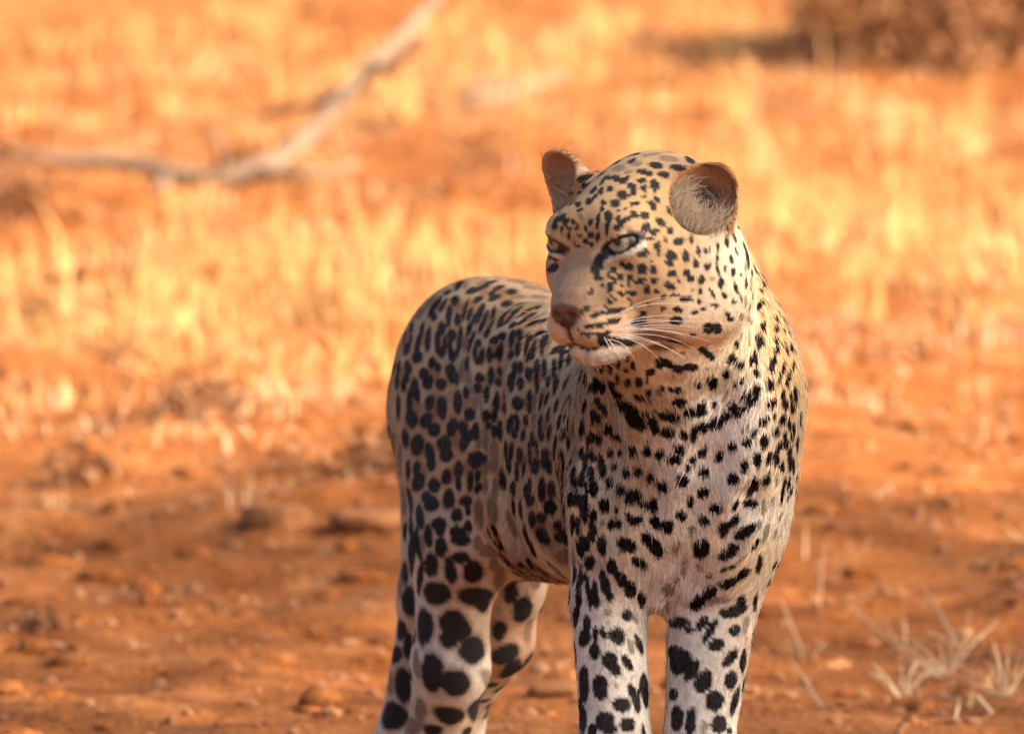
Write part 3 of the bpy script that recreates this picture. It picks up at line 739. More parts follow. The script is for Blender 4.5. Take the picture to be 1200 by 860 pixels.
# fur marks: centre (half mm) and two half axes (tenths of mm), by kind
MARKS = {
    'W': [(177,-172,1341,44,-48,35,13,2,-20),(81,-93,1341,33,-23,-21,-7,7,-11),(151,-174,1170,253,42,-14,-2,26,-62),],
    'C': [(159,-160,1360,20,-24,-10,-42,74,-76),(215,-191,1390,106,23,5,1,-2,-18),(70,-71,1350,11,5,4,20,-115,-43),(165,-165,1353,28,-20,-14,-26,38,-51),
],
    'P': [(124,-205,1207,80,-39,-42,-39,70,-78),(169,-206,1221,212,113,16,5,1,-35),(185,-194,1238,159,105,10,4,-2,-26),(97,-164,1188,80,-50,6,0,74,-63),
(134,-195,1189,113,8,-42,-13,77,-47),],
    'N': [(102,-194,1276,141,-106,-26,-55,-67,-199),(116,-159,1320,144,-136,-10,-33,-169,-166),(134,-204,1263,120,26,-3,0,-10,-79),],
    'R': [(84,-174,1235,75,-92,-17,-16,-31,-39),],
    'K': [(102,-194,1230,66,-46,5,0,44,-72),(207,-153,1187,121,86,-10,0,14,-42),],
    'B': [(245,-138,1196,144,66,-39,-10,26,-50),(231,-151,1225,59,16,-2,0,29,-57),(269,-33,1164,121,-2,0,0,23,-43),(264,-131,1195,197,119,-56,-10,57,-59),
(303,-70,1176,99,123,-60,-13,92,-43),],
    'O': [(248,-21,1144,80,-12,2,1,48,-73),(225,123,978,80,-90,12,1,40,-60),(291,5,1105,161,3,0,1,39,-59),(459,132,1247,85,239,-13,35,-125,-200),
(462,241,1255,51,167,8,62,3,-107),],
    'T': [(-57,1417,1110,69,-25,3,1,-230,-52),(-150,1441,1072,70,-139,16,1,-169,-58),(-103,1352,1071,69,-72,9,1,-128,-63),(-74,1325,1074,69,-60,7,0,-140,-61),
(-45,1221,1061,69,-123,15,0,-190,-55),(-204,1455,1006,71,-180,22,1,-119,-64),(-173,1362,1012,70,-122,15,1,-110,-65),(-136,1303,1013,69,-85,10,1,-89,-67),
(-94,1243,1020,69,-152,18,1,-146,-60),(-31,1081,1028,68,-88,11,0,-51,-71),(-65,1121,1015,68,-128,16,0,-109,-64),(-216,1360,939,71,-169,21,1,-81,-68),
(-152,1268,956,69,-88,11,0,-54,-71),(-94,1124,971,69,-177,22,0,-100,-65),(-31,1051,975,68,-93,12,0,-77,-67),(-56,1060,959,68,-47,6,0,-75,-68),
(-23,1367,1101,69,-9,1,0,-223,-52),(-8,1161,1076,68,-99,12,0,-203,-53),(32,1128,1089,68,-64,8,0,-220,-51),(-49,1250,1063,69,-111,13,0,-196,-54),
(4,1017,1042,68,-151,18,0,-146,-59),(36,957,1043,67,-89,11,0,-152,-58),(6,912,995,67,-117,15,0,-107,-63),(47,847,1006,67,-121,15,0,-138,-59),
(-188,1278,889,69,-100,13,0,-36,-73),(-143,1212,903,69,-143,18,0,-52,-71),(-157,1226,881,69,-113,14,0,-40,-72),(-105,1069,852,69,-193,25,0,-1,-77),
(-85,1054,926,68,-98,12,0,-63,-69),(-177,1215,778,69,-103,14,0,-29,-74),(-163,1207,814,69,-102,13,0,-27,-74),(-114,1113,780,69,-147,19,0,15,-79),
(-88,1032,802,69,-190,25,0,28,-81),(-62,980,809,68,-58,8,0,1,-77),(-56,1058,957,68,-47,6,0,-74,-68),(-73,995,802,68,-145,19,0,20,-79),
(-21,990,934,68,-144,18,0,-30,-73),(33,794,959,67,-163,21,0,-99,-64),(2,828,912,67,-153,20,0,-45,-70),(62,651,937,66,-187,24,0,-68,-67),
(-10,832,860,67,-176,23,0,-23,-73),(41,670,873,66,-190,25,0,-41,-70),(64,595,880,66,-190,25,0,-21,-73),(105,338,958,65,-192,25,0,-25,-71),
(91,401,875,65,-196,26,0,8,-76),(20,739,852,67,-192,25,0,-30,-72),(59,737,977,66,-167,21,0,-120,-61),(67,584,822,66,-146,20,0,8,-76),
(64,591,809,66,-135,18,0,10,-77),(53,628,744,66,-139,19,0,40,-81),(45,644,751,66,-175,24,0,39,-81),(92,568,747,66,-95,13,0,48,-82),
],
    'd': [(135,53,1466,41,12,22,11,-42,-14),(143,103,1474,22,35,-4,0,-50,-14),(157,77,1473,34,3,0,0,-51,-11),(134,32,1453,41,-27,27,8,-38,-10),
(124,30,1440,25,-27,18,7,-26,-9),(118,-93,1433,29,-37,4,0,-40,-17),(109,-69,1433,36,14,29,7,-33,-5),(122,-112,1425,29,-9,15,6,-19,-10),
(147,-81,1457,29,21,26,12,-43,-8),(160,-12,1478,36,9,29,12,-58,-8),(172,-59,1478,26,7,14,9,-52,-11),(163,-68,1470,22,36,22,12,-40,-6),
(160,-97,1457,16,42,30,16,-24,-5),(138,-106,1439,24,18,27,20,-43,-13),(149,-105,1447,22,17,24,10,-21,-6),(177,-101,1462,32,-14,1,0,-34,-21),
(175,25,1487,38,-36,18,6,-56,-12),(190,9,1499,33,13,22,10,-58,-9),(217,-26,1504,37,15,16,6,-41,-10),(220,14,1512,52,-14,13,2,-37,-8),
(187,-75,1478,37,-22,2,-1,-61,-26),(198,-88,1474,25,-41,-17,-12,-19,-12),(206,-84,1478,25,26,18,12,-25,-12),(200,-121,1452,45,-12,-7,-6,-40,-30),
(186,-138,1439,40,-9,1,0,-47,-30),(164,-129,1439,29,-16,2,0,-28,-19),(162,-142,1428,17,-19,-4,-8,-23,-20),(155,-154,1414,17,-15,2,0,-30,-32),
(153,-160,1401,11,-11,1,0,-9,-33),(173,-165,1417,31,-26,-2,-8,-60,-49),(170,-178,1397,16,-14,1,0,-16,-58),(191,-179,1415,24,-7,1,0,-27,-24),
(202,-184,1413,59,24,29,11,-18,-19),(189,-188,1400,48,-16,2,0,-6,-18),(192,-159,1428,15,-13,-4,-4,-15,-8),(202,-153,1432,15,-9,-5,-4,-15,-8),
(110,-119,1404,21,-14,2,0,-11,-23),(103,-117,1390,21,-14,2,0,1,-22),(97,-110,1402,20,-23,-15,-22,2,-27),(91,-98,1410,12,-23,-8,-26,-13,-30),
(81,-93,1404,20,-35,-10,-23,-10,-32),(75,-97,1391,27,-27,3,0,-9,-26),(116,-126,1392,18,-13,-2,-6,3,-35),(141,-145,1405,21,-24,3,0,-13,-28),
(131,-138,1393,16,-14,2,0,-3,-27),(122,-129,1378,16,-13,1,0,4,-19),(102,-114,1374,21,-10,1,0,4,-22),(142,-147,1382,22,-16,-17,-15,18,-21),
(133,-136,1368,25,-20,-7,-8,10,-24),(143,-144,1364,19,-13,1,0,-1,-19),(154,-159,1380,18,-25,0,-7,21,-42),(119,-125,1358,37,-40,-2,-2,-1,-10),
(156,-166,1333,46,-11,-10,-20,-47,-73),(165,-163,1346,34,-22,-18,-26,17,-48),(170,-166,1354,37,-5,27,23,-11,-32),(153,-177,1316,32,-2,-3,-5,-33,-50),
(202,-187,1346,46,-27,30,6,7,-11),(222,-189,1357,56,14,24,7,7,-15),(236,-183,1353,45,14,-2,0,-4,-40),(245,-173,1378,48,48,-10,-1,-7,-15),
(197,-176,1332,21,-8,1,0,10,-20),(183,-174,1322,24,-1,0,0,-12,-17),(64,-67,1345,16,-46,7,9,44,-66),(71,-59,1329,55,-131,-5,-5,29,-18),
(62,-24,1317,19,-56,6,0,-21,-38),(77,-67,1315,35,-54,6,0,-12,-39),(66,-51,1307,21,-45,5,0,-1,-27),(89,-108,1390,16,-10,1,0,-3,-27),
(124,56,1461,15,-36,-15,-31,-12,-25),(106,50,1435,16,-11,20,8,-17,-5),(218,10,1511,66,-35,13,1,-33,-7),(260,-52,1499,60,-15,-11,-6,-40,-22),
(300,-57,1496,61,-13,1,-1,-59,-21),(324,1,1503,41,-38,-31,-20,-86,-14),(275,-74,1484,53,-5,-4,-3,-31,-23),(236,-68,1489,43,-8,-3,-2,-35,-20),
(249,-73,1486,29,-1,-2,-2,-24,-16),(235,-90,1475,37,3,0,0,-29,-21),(239,-104,1463,27,5,-1,0,-35,-31),(257,-96,1467,32,13,4,9,-48,-48),
(216,-103,1466,41,-13,-10,-7,-30,-23),(219,-115,1457,27,2,0,0,-27,-24),(217,-142,1437,21,5,-1,0,-26,-16),(225,-137,1438,19,7,-1,0,-23,-16),
(254,-126,1433,31,-9,-36,-23,-23,-16),(261,-115,1444,24,-8,-24,-13,-14,-12),(221,-169,1422,37,-15,-20,-14,-39,-19),(239,-154,1419,33,15,-20,-17,-49,-23),
(268,-136,1404,34,-4,-34,-19,-23,-16),(242,-167,1399,35,50,-12,-8,-34,-41),(255,-156,1389,40,35,-4,0,-24,-32),(286,-137,1389,27,15,-2,0,-27,-32),
(278,-157,1374,16,9,-1,0,-17,-20),(301,-144,1371,48,38,0,3,-24,-32),(324,-127,1372,21,11,2,5,-11,-30),(263,-171,1364,27,8,-1,0,-23,-32),
(265,-177,1354,16,5,-1,0,-15,-25),(288,-169,1347,50,28,-12,-7,-21,-35),(313,-151,1344,30,23,-3,0,-28,-53),(336,-130,1351,16,11,3,12,-12,-45),
(350,-122,1349,13,9,4,9,-2,-25),(357,-116,1353,7,4,0,0,-7,-26),(285,-176,1334,40,21,-9,-4,-8,-20),(332,-143,1330,24,20,2,6,-9,-36),
(351,-130,1323,22,16,-2,0,-10,-34),(357,-125,1324,16,13,-1,0,-8,-26),(254,-190,1324,30,7,10,11,-2,-30),(234,-190,1324,37,-7,1,0,-6,-45),
(210,-180,1328,44,-19,-6,-6,3,-35),(254,-186,1340,13,2,0,0,-4,-10),(285,-117,1423,26,-7,-37,-13,-18,-7),(307,-86,1394,46,-8,-41,-13,-45,-9),
(330,-84,1383,15,-23,-13,-10,-24,-7),(238,-119,1449,33,19,10,4,-8,-9),(389,-86,1363,19,23,-1,4,1,-43),(397,-83,1331,19,23,0,6,-10,-41),
(404,-58,1366,11,30,0,17,32,-49),(407,-64,1343,10,19,2,16,7,-35),(390,-86,1387,10,7,2,8,6,-29),(412,-6,1380,20,52,-6,0,-23,-16),
(372,-105,1353,8,7,-1,-5,-15,-52),(371,-111,1332,11,9,-1,0,-10,-34),(396,-81,1396,10,6,4,11,6,-25),(386,-101,1316,8,8,-1,0,-7,-21),
(425,-19,1342,16,48,0,23,-2,-63),(428,-24,1330,20,55,-3,9,-21,-51),(431,-29,1316,14,38,-4,-1,-35,-50),(142,-196,1284,18,17,24,15,0,-11),
(153,-170,1327,42,-7,-7,-13,-46,-69),(160,-183,1307,19,-2,0,0,-10,-18),(163,-189,1295,19,-3,0,0,-5,-13),(179,-173,1322,21,-1,0,0,-15,-20),
(186,-174,1321,19,-1,0,0,-15,-22),(196,-182,1312,21,-6,-11,-15,-13,-24),(172,-180,1313,13,1,3,6,-17,-21),(184,-186,1306,17,6,7,13,-14,-27),
(177,-190,1298,21,-5,-11,-9,-6,-16),(197,-176,1332,19,-7,1,0,8,-20),(212,-185,1308,34,-8,-5,-4,-2,-21),(230,-189,1303,55,-14,22,6,1,-18),
(256,-190,1305,39,5,17,10,3,-22),(199,-187,1296,16,3,0,0,-3,-13),(210,-186,1296,16,0,0,0,-1,-16),(219,-184,1281,24,1,0,0,6,-28),
(243,-187,1287,29,-3,0,0,10,-31),(260,-185,1283,24,4,0,0,7,-22),(192,-191,1283,29,8,-14,-7,-4,-14),(207,-186,1281,16,5,-1,0,1,-16),
(200,-188,1276,16,7,-1,0,0,-11),(175,-193,1286,19,-1,0,0,-2,-13),(180,-194,1277,13,1,0,0,-1,-11),(176,-195,1266,26,1,-5,-3,1,-16),
(211,-183,1269,13,5,-1,0,4,-19),(216,-178,1261,11,5,-1,0,4,-11),(223,-172,1254,19,7,-1,0,8,-14),(244,-175,1260,13,-2,0,0,7,-12),
(188,-193,1269,16,5,-1,0,0,-7),(169,-195,1259,19,2,0,0,-1,-7),(132,-206,1255,26,9,30,20,2,-17),(121,-207,1246,43,-10,32,13,1,-19),
(105,-191,1239,45,7,16,7,-13,-17),(104,-190,1222,16,-23,3,0,23,-27),(192,-189,1251,55,26,9,5,5,-24),(175,-197,1248,40,14,-2,0,-6,-22),
(161,-202,1247,42,13,2,2,-7,-18),(149,-206,1243,36,8,9,3,-5,-12),(183,-197,1231,70,52,11,5,0,-21),(162,-208,1227,71,29,9,4,-3,-21),
(142,-212,1225,58,0,8,2,-4,-17),(167,-207,1212,82,40,4,2,4,-15),(145,-213,1211,42,0,3,1,3,-14),(153,-208,1202,19,4,0,0,6,-10),
(161,-205,1202,16,7,-1,0,6,-10),(126,-208,1213,9,-6,1,0,2,-10),(134,-212,1221,9,-2,0,0,-1,-9),(124,-204,1206,9,-8,1,0,5,-9),
(120,-205,1218,8,-7,1,0,1,-8),(130,-210,1211,8,-4,0,0,2,-8),(136,-209,1203,9,-3,0,0,5,-9),(177,-189,1196,102,123,-24,-2,36,-34),
(164,-191,1188,56,94,-37,-8,30,-21),(205,-156,1187,79,67,-22,-5,6,-27),(231,-151,1225,48,13,-2,0,19,-37),(190,11,1132,16,-13,2,0,40,-40),
(209,-7,1141,13,-7,1,0,23,-30),(220,-2,1128,16,-7,1,0,26,-30),(206,18,1115,16,-11,1,0,22,-22),(179,33,1121,19,-23,3,0,49,-41),
(113,-167,1186,30,-11,-16,-3,11,-7),(129,-173,1177,46,-18,-10,-2,2,-8),(149,-177,1181,51,-4,17,3,10,-10),(106,-176,1201,7,-4,1,4,17,-42),
(289,-177,1315,40,24,4,5,0,-29),(316,-159,1315,30,24,15,15,6,-26),(323,-155,1303,30,21,-2,0,-2,-29),(301,-170,1301,19,12,-1,0,0,-21),
(342,-143,1299,27,19,-7,-8,-10,-46),(285,-179,1291,42,25,-27,-15,-4,-25),(340,-144,1279,19,13,-1,0,2,-24),(338,-142,1260,22,13,-2,0,6,-25),
(346,-134,1247,24,14,-2,0,4,-14),(315,-157,1267,62,36,-1,1,5,-17),(293,-171,1274,34,17,4,2,4,-11),(273,-179,1273,27,8,-1,0,5,-14),
(366,-122,1251,35,28,-9,-3,2,-16),(378,-114,1291,24,22,-3,0,-6,-48),(361,-129,1275,12,8,6,27,22,-49),(384,-110,1267,14,13,7,21,22,-38),
(372,-115,1316,13,12,2,14,-3,-52),(401,-87,1308,19,22,-3,0,-10,-34),(405,-86,1279,19,24,1,10,11,-46),(414,-71,1260,8,12,1,19,43,-56),
(402,-87,1253,23,33,-12,-6,-4,-17),(384,-103,1316,7,7,-1,0,-5,-16),(330,-140,1240,27,14,-2,0,9,-23),(299,-158,1247,45,26,-11,-4,12,-28),
(296,-147,1226,54,20,-2,0,26,-41),(272,-169,1250,21,4,-1,0,14,-23),(237,-160,1241,32,-2,0,0,17,-23),(229,-151,1223,67,27,-3,0,14,-28),
(391,-92,1231,27,34,-4,0,11,-20),(396,-79,1221,30,49,-11,-3,10,-17),(356,-105,1206,43,30,-4,1,52,-55),(372,-91,1204,37,27,7,14,70,-55),
(327,-109,1195,27,20,-7,-2,24,-19),(347,-19,1156,38,42,-27,-18,30,-36),(361,-2,1144,40,40,-28,-15,12,-27),(409,23,1160,27,30,-4,0,19,-40),
(297,-84,1179,69,98,-44,-7,48,-23),(446,155,1285,28,81,-2,12,-24,-45),(437,-15,1298,17,48,-5,0,-13,-31),(461,245,1256,30,90,0,16,-26,-43),
(471,266,1236,15,50,2,27,-2,-47),(463,189,1251,35,89,-10,-1,-37,-23),(458,126,1248,37,99,-11,0,-22,-19),(457,100,1230,27,62,-22,-18,-66,-21),
(453,82,1224,29,72,-8,0,-9,-18),(451,76,1217,20,45,-5,0,-4,-10),(488,290,1206,25,72,-2,10,-37,-35),(491,213,1196,13,41,2,17,6,-29),
(485,157,1191,32,82,-10,-1,-38,-31),(484,134,1174,28,77,-2,8,-4,-31),(483,118,1156,26,51,-6,0,-14,-23),(484,112,1139,25,44,-5,0,-13,-28),
(458,82,1185,25,45,-5,0,-9,-34),(502,256,1181,20,57,-2,9,-27,-34),(502,188,1165,20,52,-6,-1,-43,-33),(511,231,1158,15,37,-4,-1,-45,-30),
(452,69,1164,25,35,7,22,25,-50),(451,67,1154,19,24,-3,0,-3,-35),(458,87,1204,11,25,-3,0,-8,-18),(498,148,1147,17,44,-5,-1,-24,-24),
(514,193,1135,17,45,-5,-1,-42,-36),(505,155,1131,14,39,-1,11,-4,-39),(478,96,1122,25,35,-4,0,-9,-32),(474,88,1109,25,30,-4,0,-7,-37),
(516,166,1104,15,38,-5,-1,-28,-37),(494,114,1097,14,21,-6,-30,-79,-95),(509,139,1090,17,35,-7,-10,-43,-48),(446,60,1127,14,13,0,6,5,-68),
(437,53,1125,11,9,-1,0,2,-41),(446,60,1102,23,19,6,14,10,-40),(432,-12,1232,11,30,-4,1,27,-36),(438,-1,1254,17,47,-5,0,10,-28),
(425,-53,1283,14,27,-3,0,-1,-54),(415,-68,1301,8,13,-1,0,-5,-18),(400,25,1134,44,28,-3,0,12,-45),(418,40,1120,28,22,-19,-16,-7,-27),
(389,30,1104,43,18,-2,1,27,-47),(253,1,1114,45,-24,20,12,28,-36),(269,-14,1132,26,-37,51,35,15,-22),(283,-14,1132,47,23,-30,-16,20,-31),
(302,-4,1120,46,18,-19,-12,21,-36),(324,-2,1123,74,18,-2,0,20,-35),(182,85,1073,29,-64,13,11,76,-70),(191,93,1057,39,-37,-23,-18,83,-37),
(195,124,1033,24,-23,-40,-34,118,-35),(216,89,1032,72,-14,-59,-34,76,-51),(227,98,1009,88,-32,-58,-30,68,-53),(242,75,1025,32,-23,3,0,26,-36),
(257,74,1012,43,-27,3,0,28,-44),(264,79,997,40,-26,3,0,28,-50),(286,70,992,59,-28,-2,-3,23,-46),(295,52,1023,48,6,-41,-31,28,-41),
(276,58,1025,26,8,-32,-24,24,-24),(262,61,1030,11,-5,1,0,13,-21),(304,36,1052,54,-4,0,0,22,-44),(314,36,1051,27,3,0,0,14,-29),
(325,47,1032,51,14,-2,0,23,-52),(346,54,1038,46,23,-3,1,25,-66),(314,64,990,33,-5,13,16,22,-46),(333,68,989,31,14,-10,-15,28,-61),
(349,67,1003,35,9,-1,0,16,-40),(369,68,1008,37,2,-7,-9,12,-55),(309,79,958,38,17,-34,-21,10,-26),(349,87,955,31,-8,27,21,11,-27),
(330,90,939,22,5,-1,0,10,-31),(294,88,939,56,-19,-2,-3,17,-43),(268,102,946,43,-44,22,13,7,-37),(246,119,951,35,-35,5,0,23,-41),
(221,144,948,41,-51,18,16,10,-59),(199,202,938,24,-67,9,0,3,-33),(182,232,933,30,-32,4,0,0,-41),(178,223,979,35,-39,5,0,20,-55),
(193,206,966,39,-73,-19,-17,49,-31),(231,26,1093,33,-26,12,12,38,-49),(210,41,1088,29,-29,9,7,39,-45),(247,15,1098,11,-3,0,1,37,-45),
(251,41,1064,18,-11,5,10,41,-59),(227,57,1060,21,-15,2,0,26,-30),(236,53,1057,21,-13,2,0,20,-24),(275,22,1081,19,-3,0,0,19,-27),
(289,22,1079,21,-2,0,0,21,-32),(303,22,1078,24,-1,0,0,17,-29),(340,25,1084,18,5,4,8,26,-32),(365,33,1088,43,21,-3,1,49,-55),
(370,60,1046,22,5,-1,0,7,-28),(193,13,1129,24,-20,2,1,61,-62),(209,-7,1141,16,-8,1,0,27,-36),(179,43,1113,21,-28,3,1,56,-48),
(207,18,1115,16,-11,1,0,31,-31),(219,0,1126,19,-9,1,0,40,-45),(163,67,1111,19,-38,5,1,66,-49),(192,51,1094,19,-21,3,1,68,-63),
(167,213,1057,19,-15,2,0,15,-57),(155,221,1066,19,-19,2,0,13,-43),(158,227,1031,19,-16,2,0,11,-51),(170,220,1015,27,-23,8,9,2,-49),
(149,239,1002,24,-21,3,0,12,-54),(160,232,996,19,-15,2,0,12,-40),(148,252,960,24,-15,2,0,12,-54),(161,245,957,24,-16,2,0,15,-57),
(146,254,925,24,-10,1,0,-5,-35),(162,246,921,24,-13,2,0,-10,-48),(364,32,1088,41,20,-2,1,54,-61),(418,45,1091,19,7,-1,0,6,-20),
(408,47,1081,19,2,0,0,11,-23),(446,61,1071,36,22,-3,0,2,-55),(446,61,1056,24,13,-6,-8,-2,-45),(428,55,1062,34,-1,35,21,7,-22),
(436,58,1051,26,8,-10,-14,-1,-38),(425,57,1037,35,0,20,16,1,-28),(405,60,1041,35,-8,21,20,-2,-35),(411,59,1027,32,-7,20,16,-2,-28),
(392,64,1024,34,-7,-5,-9,6,-54),(373,68,1008,51,-6,19,14,7,-39),(370,61,1046,24,6,-1,0,8,-34),(472,82,1079,36,37,-1,5,0,-51),
(497,111,1058,22,33,-4,0,-5,-46),(502,116,1039,25,40,-3,4,5,-47),(476,85,1044,43,43,24,19,19,-29),(461,73,1013,38,26,28,20,17,-25),
(480,89,1020,17,18,-2,0,1,-19),(496,110,1010,28,42,-5,0,8,-50),(482,96,991,33,42,-20,-18,-14,-38),(461,80,974,35,31,-13,-15,-1,-55),
(442,64,991,15,8,-8,-18,-3,-39),(427,61,975,38,8,-15,-15,3,-44),(401,68,965,30,-14,-9,-15,18,-46),(379,84,949,30,-9,-17,-29,25,-55),
(349,88,954,26,7,-16,-24,15,-44),(448,76,942,34,27,-13,-16,4,-64),(470,96,942,19,23,-8,-13,2,-50),(484,114,939,28,41,-8,-5,17,-62),
(489,114,961,25,39,-9,-7,4,-41),(502,133,962,25,46,-8,-3,11,-45),(423,68,930,46,4,0,0,9,-50),(402,75,906,48,-21,3,0,2,-57),
(496,140,919,25,44,-6,1,24,-55),(443,97,898,35,38,-14,-11,63,-56),(466,109,900,38,47,-24,-21,8,-48),(514,140,1027,20,42,-5,0,3,-41),
(511,135,1051,14,28,-3,0,-5,-40),(504,126,1078,14,26,-3,0,-10,-37),(519,151,1053,17,40,-3,12,15,-83),(507,131,999,11,21,-3,1,14,-56),
(515,149,984,17,39,-8,-14,-5,-80),(524,183,959,20,54,-7,1,31,-78),(499,123,979,14,24,-3,0,9,-28),(529,183,1002,12,31,-4,1,13,-70),
(511,164,930,20,48,-6,2,57,-117),(517,187,915,17,46,-6,1,35,-73),(330,90,939,22,5,-1,0,11,-34),(323,93,922,19,3,0,0,8,-34),
(133,255,910,14,-6,1,0,-14,-34),(131,242,884,22,-7,1,0,-25,-46),(138,258,927,16,-7,1,0,-4,-30),(147,254,925,19,-8,1,0,-5,-32),
(163,246,922,24,-13,2,0,-7,-35),(167,236,901,27,-17,2,0,-24,-49),(146,242,892,27,-9,1,0,-31,-59),(151,228,868,33,-13,2,0,-22,-68),
(137,233,868,11,-3,0,0,-15,-47),(134,230,831,27,-8,1,0,5,-110),(129,231,846,14,-3,0,0,-3,-60),(149,225,817,24,-11,4,7,1,-77),
(146,228,789,27,-14,6,10,0,-68),(188,219,910,29,-42,5,0,-15,-31),(182,232,932,24,-26,3,0,0,-33),(199,201,937,18,-53,7,0,2,-25),
(207,166,905,37,-60,8,0,-9,-37),(233,146,909,46,-27,4,0,6,-47),(253,134,901,29,-22,-2,-7,18,-45),(179,213,881,32,-37,5,0,-27,-46),
(198,170,873,37,-69,3,-9,8,-52),(274,120,886,45,-30,-35,-27,38,-39),(314,98,899,46,2,0,0,18,-51),(351,96,914,46,-5,1,0,5,-44),
(323,93,921,16,3,0,0,6,-25),(328,119,857,24,-1,0,0,23,-50),(308,130,831,35,15,-32,-24,12,-31),(222,152,863,79,-25,32,19,-5,-53),
(252,145,847,78,-26,-18,-9,9,-35),(262,139,855,32,-19,5,5,8,-55),(171,212,839,46,-37,22,20,-20,-54),(194,181,835,16,-30,4,0,6,-28),
(212,159,831,16,-11,1,0,3,-14),(191,189,809,65,-90,-5,-13,20,-53),(226,156,819,54,-11,-3,-3,12,-37),(267,147,814,66,-8,-46,-26,26,-42),
(286,142,809,45,-20,11,10,27,-60),(165,216,763,40,-40,6,0,-2,-68),(138,234,766,24,-13,2,0,9,-64),(210,173,773,91,-17,-46,-26,23,-54),
(248,164,784,46,8,-40,-28,19,-36),(264,170,766,49,-17,26,41,47,-93),(234,185,738,50,23,-45,-21,10,-27),(183,198,729,41,-38,25,28,-8,-58),
(142,238,732,41,-30,4,0,12,-57),(166,218,710,24,-26,4,0,-2,-55),(129,239,765,14,-8,1,0,17,-85),(402,75,905,45,-18,2,0,3,-49),
(435,109,882,26,19,-12,-15,24,-47),(445,102,894,24,10,1,7,80,-70),(466,110,899,33,40,-20,-25,10,-56),(351,106,877,46,-15,2,0,17,-40),
(328,118,858,24,-1,0,0,24,-50),(370,107,848,56,-36,5,0,15,-46),(408,108,854,19,26,-14,-25,16,-47),(437,118,856,60,7,-1,0,6,-39),
(496,163,871,17,33,-7,-18,19,-110),(509,181,885,14,38,-7,-11,8,-68),(511,199,861,14,38,-10,-21,-31,-52),(350,127,823,38,-10,-25,-20,19,-32),
(314,132,828,19,1,0,0,15,-35),(387,132,809,46,20,-20,-22,48,-71),(403,125,821,66,-28,51,21,22,-32),(426,128,801,81,-34,52,21,8,-37),
(348,156,767,69,-15,-10,-15,81,-105),(395,149,761,74,-42,65,28,-6,-36),(403,145,770,46,-19,3,0,6,-39),(446,147,777,15,21,-11,-33,10,-61),
(453,184,736,25,32,-9,-13,58,-89),(393,159,729,64,-37,26,4,4,-12),(363,184,712,25,-19,12,3,1,-9),(115,262,706,15,-23,3,0,-2,-77),
(126,251,708,15,-12,3,7,-12,-75),(138,236,687,13,-8,3,12,-43,-83),(143,239,725,30,-23,3,0,6,-37),(144,221,663,15,-9,1,0,-23,-73),
(153,219,674,25,-14,6,14,-43,-95),(172,211,693,39,-26,14,27,-24,-100),(180,207,674,30,-6,1,0,1,-46),(185,197,726,45,-32,5,0,13,-53),
(201,196,705,49,-10,15,20,24,-77),(217,205,686,52,7,18,29,43,-85),(240,228,662,33,26,-4,1,50,-84),(122,240,668,23,-23,4,4,-36,-84),
(117,244,631,30,-61,7,-5,41,-114),(107,278,645,13,-38,5,0,46,-148),(131,223,592,53,-59,4,-8,4,-90),(137,220,617,28,-23,3,0,-6,-84),
(116,264,559,27,-83,15,11,-22,-125),(153,208,605,15,-7,1,0,-9,-88),(153,205,571,43,-21,7,6,-10,-70),(168,204,605,27,-4,8,13,-9,-48),
(194,203,602,55,13,18,27,-7,-74),(212,214,638,38,19,-3,0,-2,-43),(235,224,582,21,28,5,34,23,-87),(181,196,556,55,-1,10,12,-10,-69),
(191,194,540,51,5,-1,0,-9,-63),(213,202,551,27,16,17,36,8,-54),(425,174,719,62,6,43,24,48,-40),(400,176,702,76,-15,47,20,33,-38),
(364,193,680,57,-39,55,29,0,-35),(344,207,660,61,-44,50,26,12,-39),(411,219,644,111,51,22,13,23,-50),(424,221,658,44,37,-9,-5,46,-83),
(306,240,619,95,-110,21,2,-2,-43),(326,222,610,45,-26,4,0,-3,-28),(351,214,623,31,-7,-17,-31,5,-56),(365,212,608,29,-2,-15,-50,-6,-94),
(377,211,582,67,13,29,26,1,-56),(411,224,608,46,29,-4,0,-1,-43),(403,220,557,36,22,-28,-54,-35,-72),(428,246,548,26,47,-9,-10,1,-115),
(444,286,584,19,53,-10,-14,0,-102),(306,231,550,100,-106,16,0,-16,-126),(299,242,564,62,-93,14,0,-9,-63),(331,211,535,41,-19,-21,-50,11,-90),
(449,249,654,16,28,-5,-6,56,-97),(131,218,510,48,-71,11,0,-4,-163),(162,193,507,74,-28,11,11,-17,-121),(201,186,475,75,15,-2,0,-11,-67),
(223,197,495,28,19,7,28,4,-78),(231,201,478,23,20,-1,8,-12,-96),(246,224,494,36,73,-8,14,-11,-162),(128,223,451,28,-76,16,20,-49,-139),
(170,181,443,83,-29,-10,-15,-15,-85),(177,177,432,65,-13,2,0,-13,-63),(214,181,438,68,26,-4,0,-18,-63),(147,190,425,35,-30,5,0,-8,-58),
(242,198,425,13,15,-2,0,-13,-47),(354,204,517,66,-5,-17,-26,-7,-97),(346,205,510,48,-8,1,0,-6,-71),(405,221,516,52,43,-16,-15,-11,-82),
(297,232,488,35,-50,8,0,-7,-51),(373,204,477,78,22,-3,0,-5,-85),(412,232,473,26,39,-13,-36,-38,-127),(303,216,444,61,-58,4,-10,-21,-114),
(329,200,440,61,-19,-2,-11,-24,-127),(382,205,434,69,38,-6,0,-12,-77),(402,221,420,27,34,-5,0,-3,-32),(-104,1470,1107,30,-63,-4,-19,-135,-39),
(-92,1537,1109,54,23,17,8,-72,-14),(-77,1536,1112,58,-25,3,0,-54,-11),(-80,1406,1103,37,28,19,12,-61,-13),(-63,1403,1106,78,62,29,6,-39,-9),
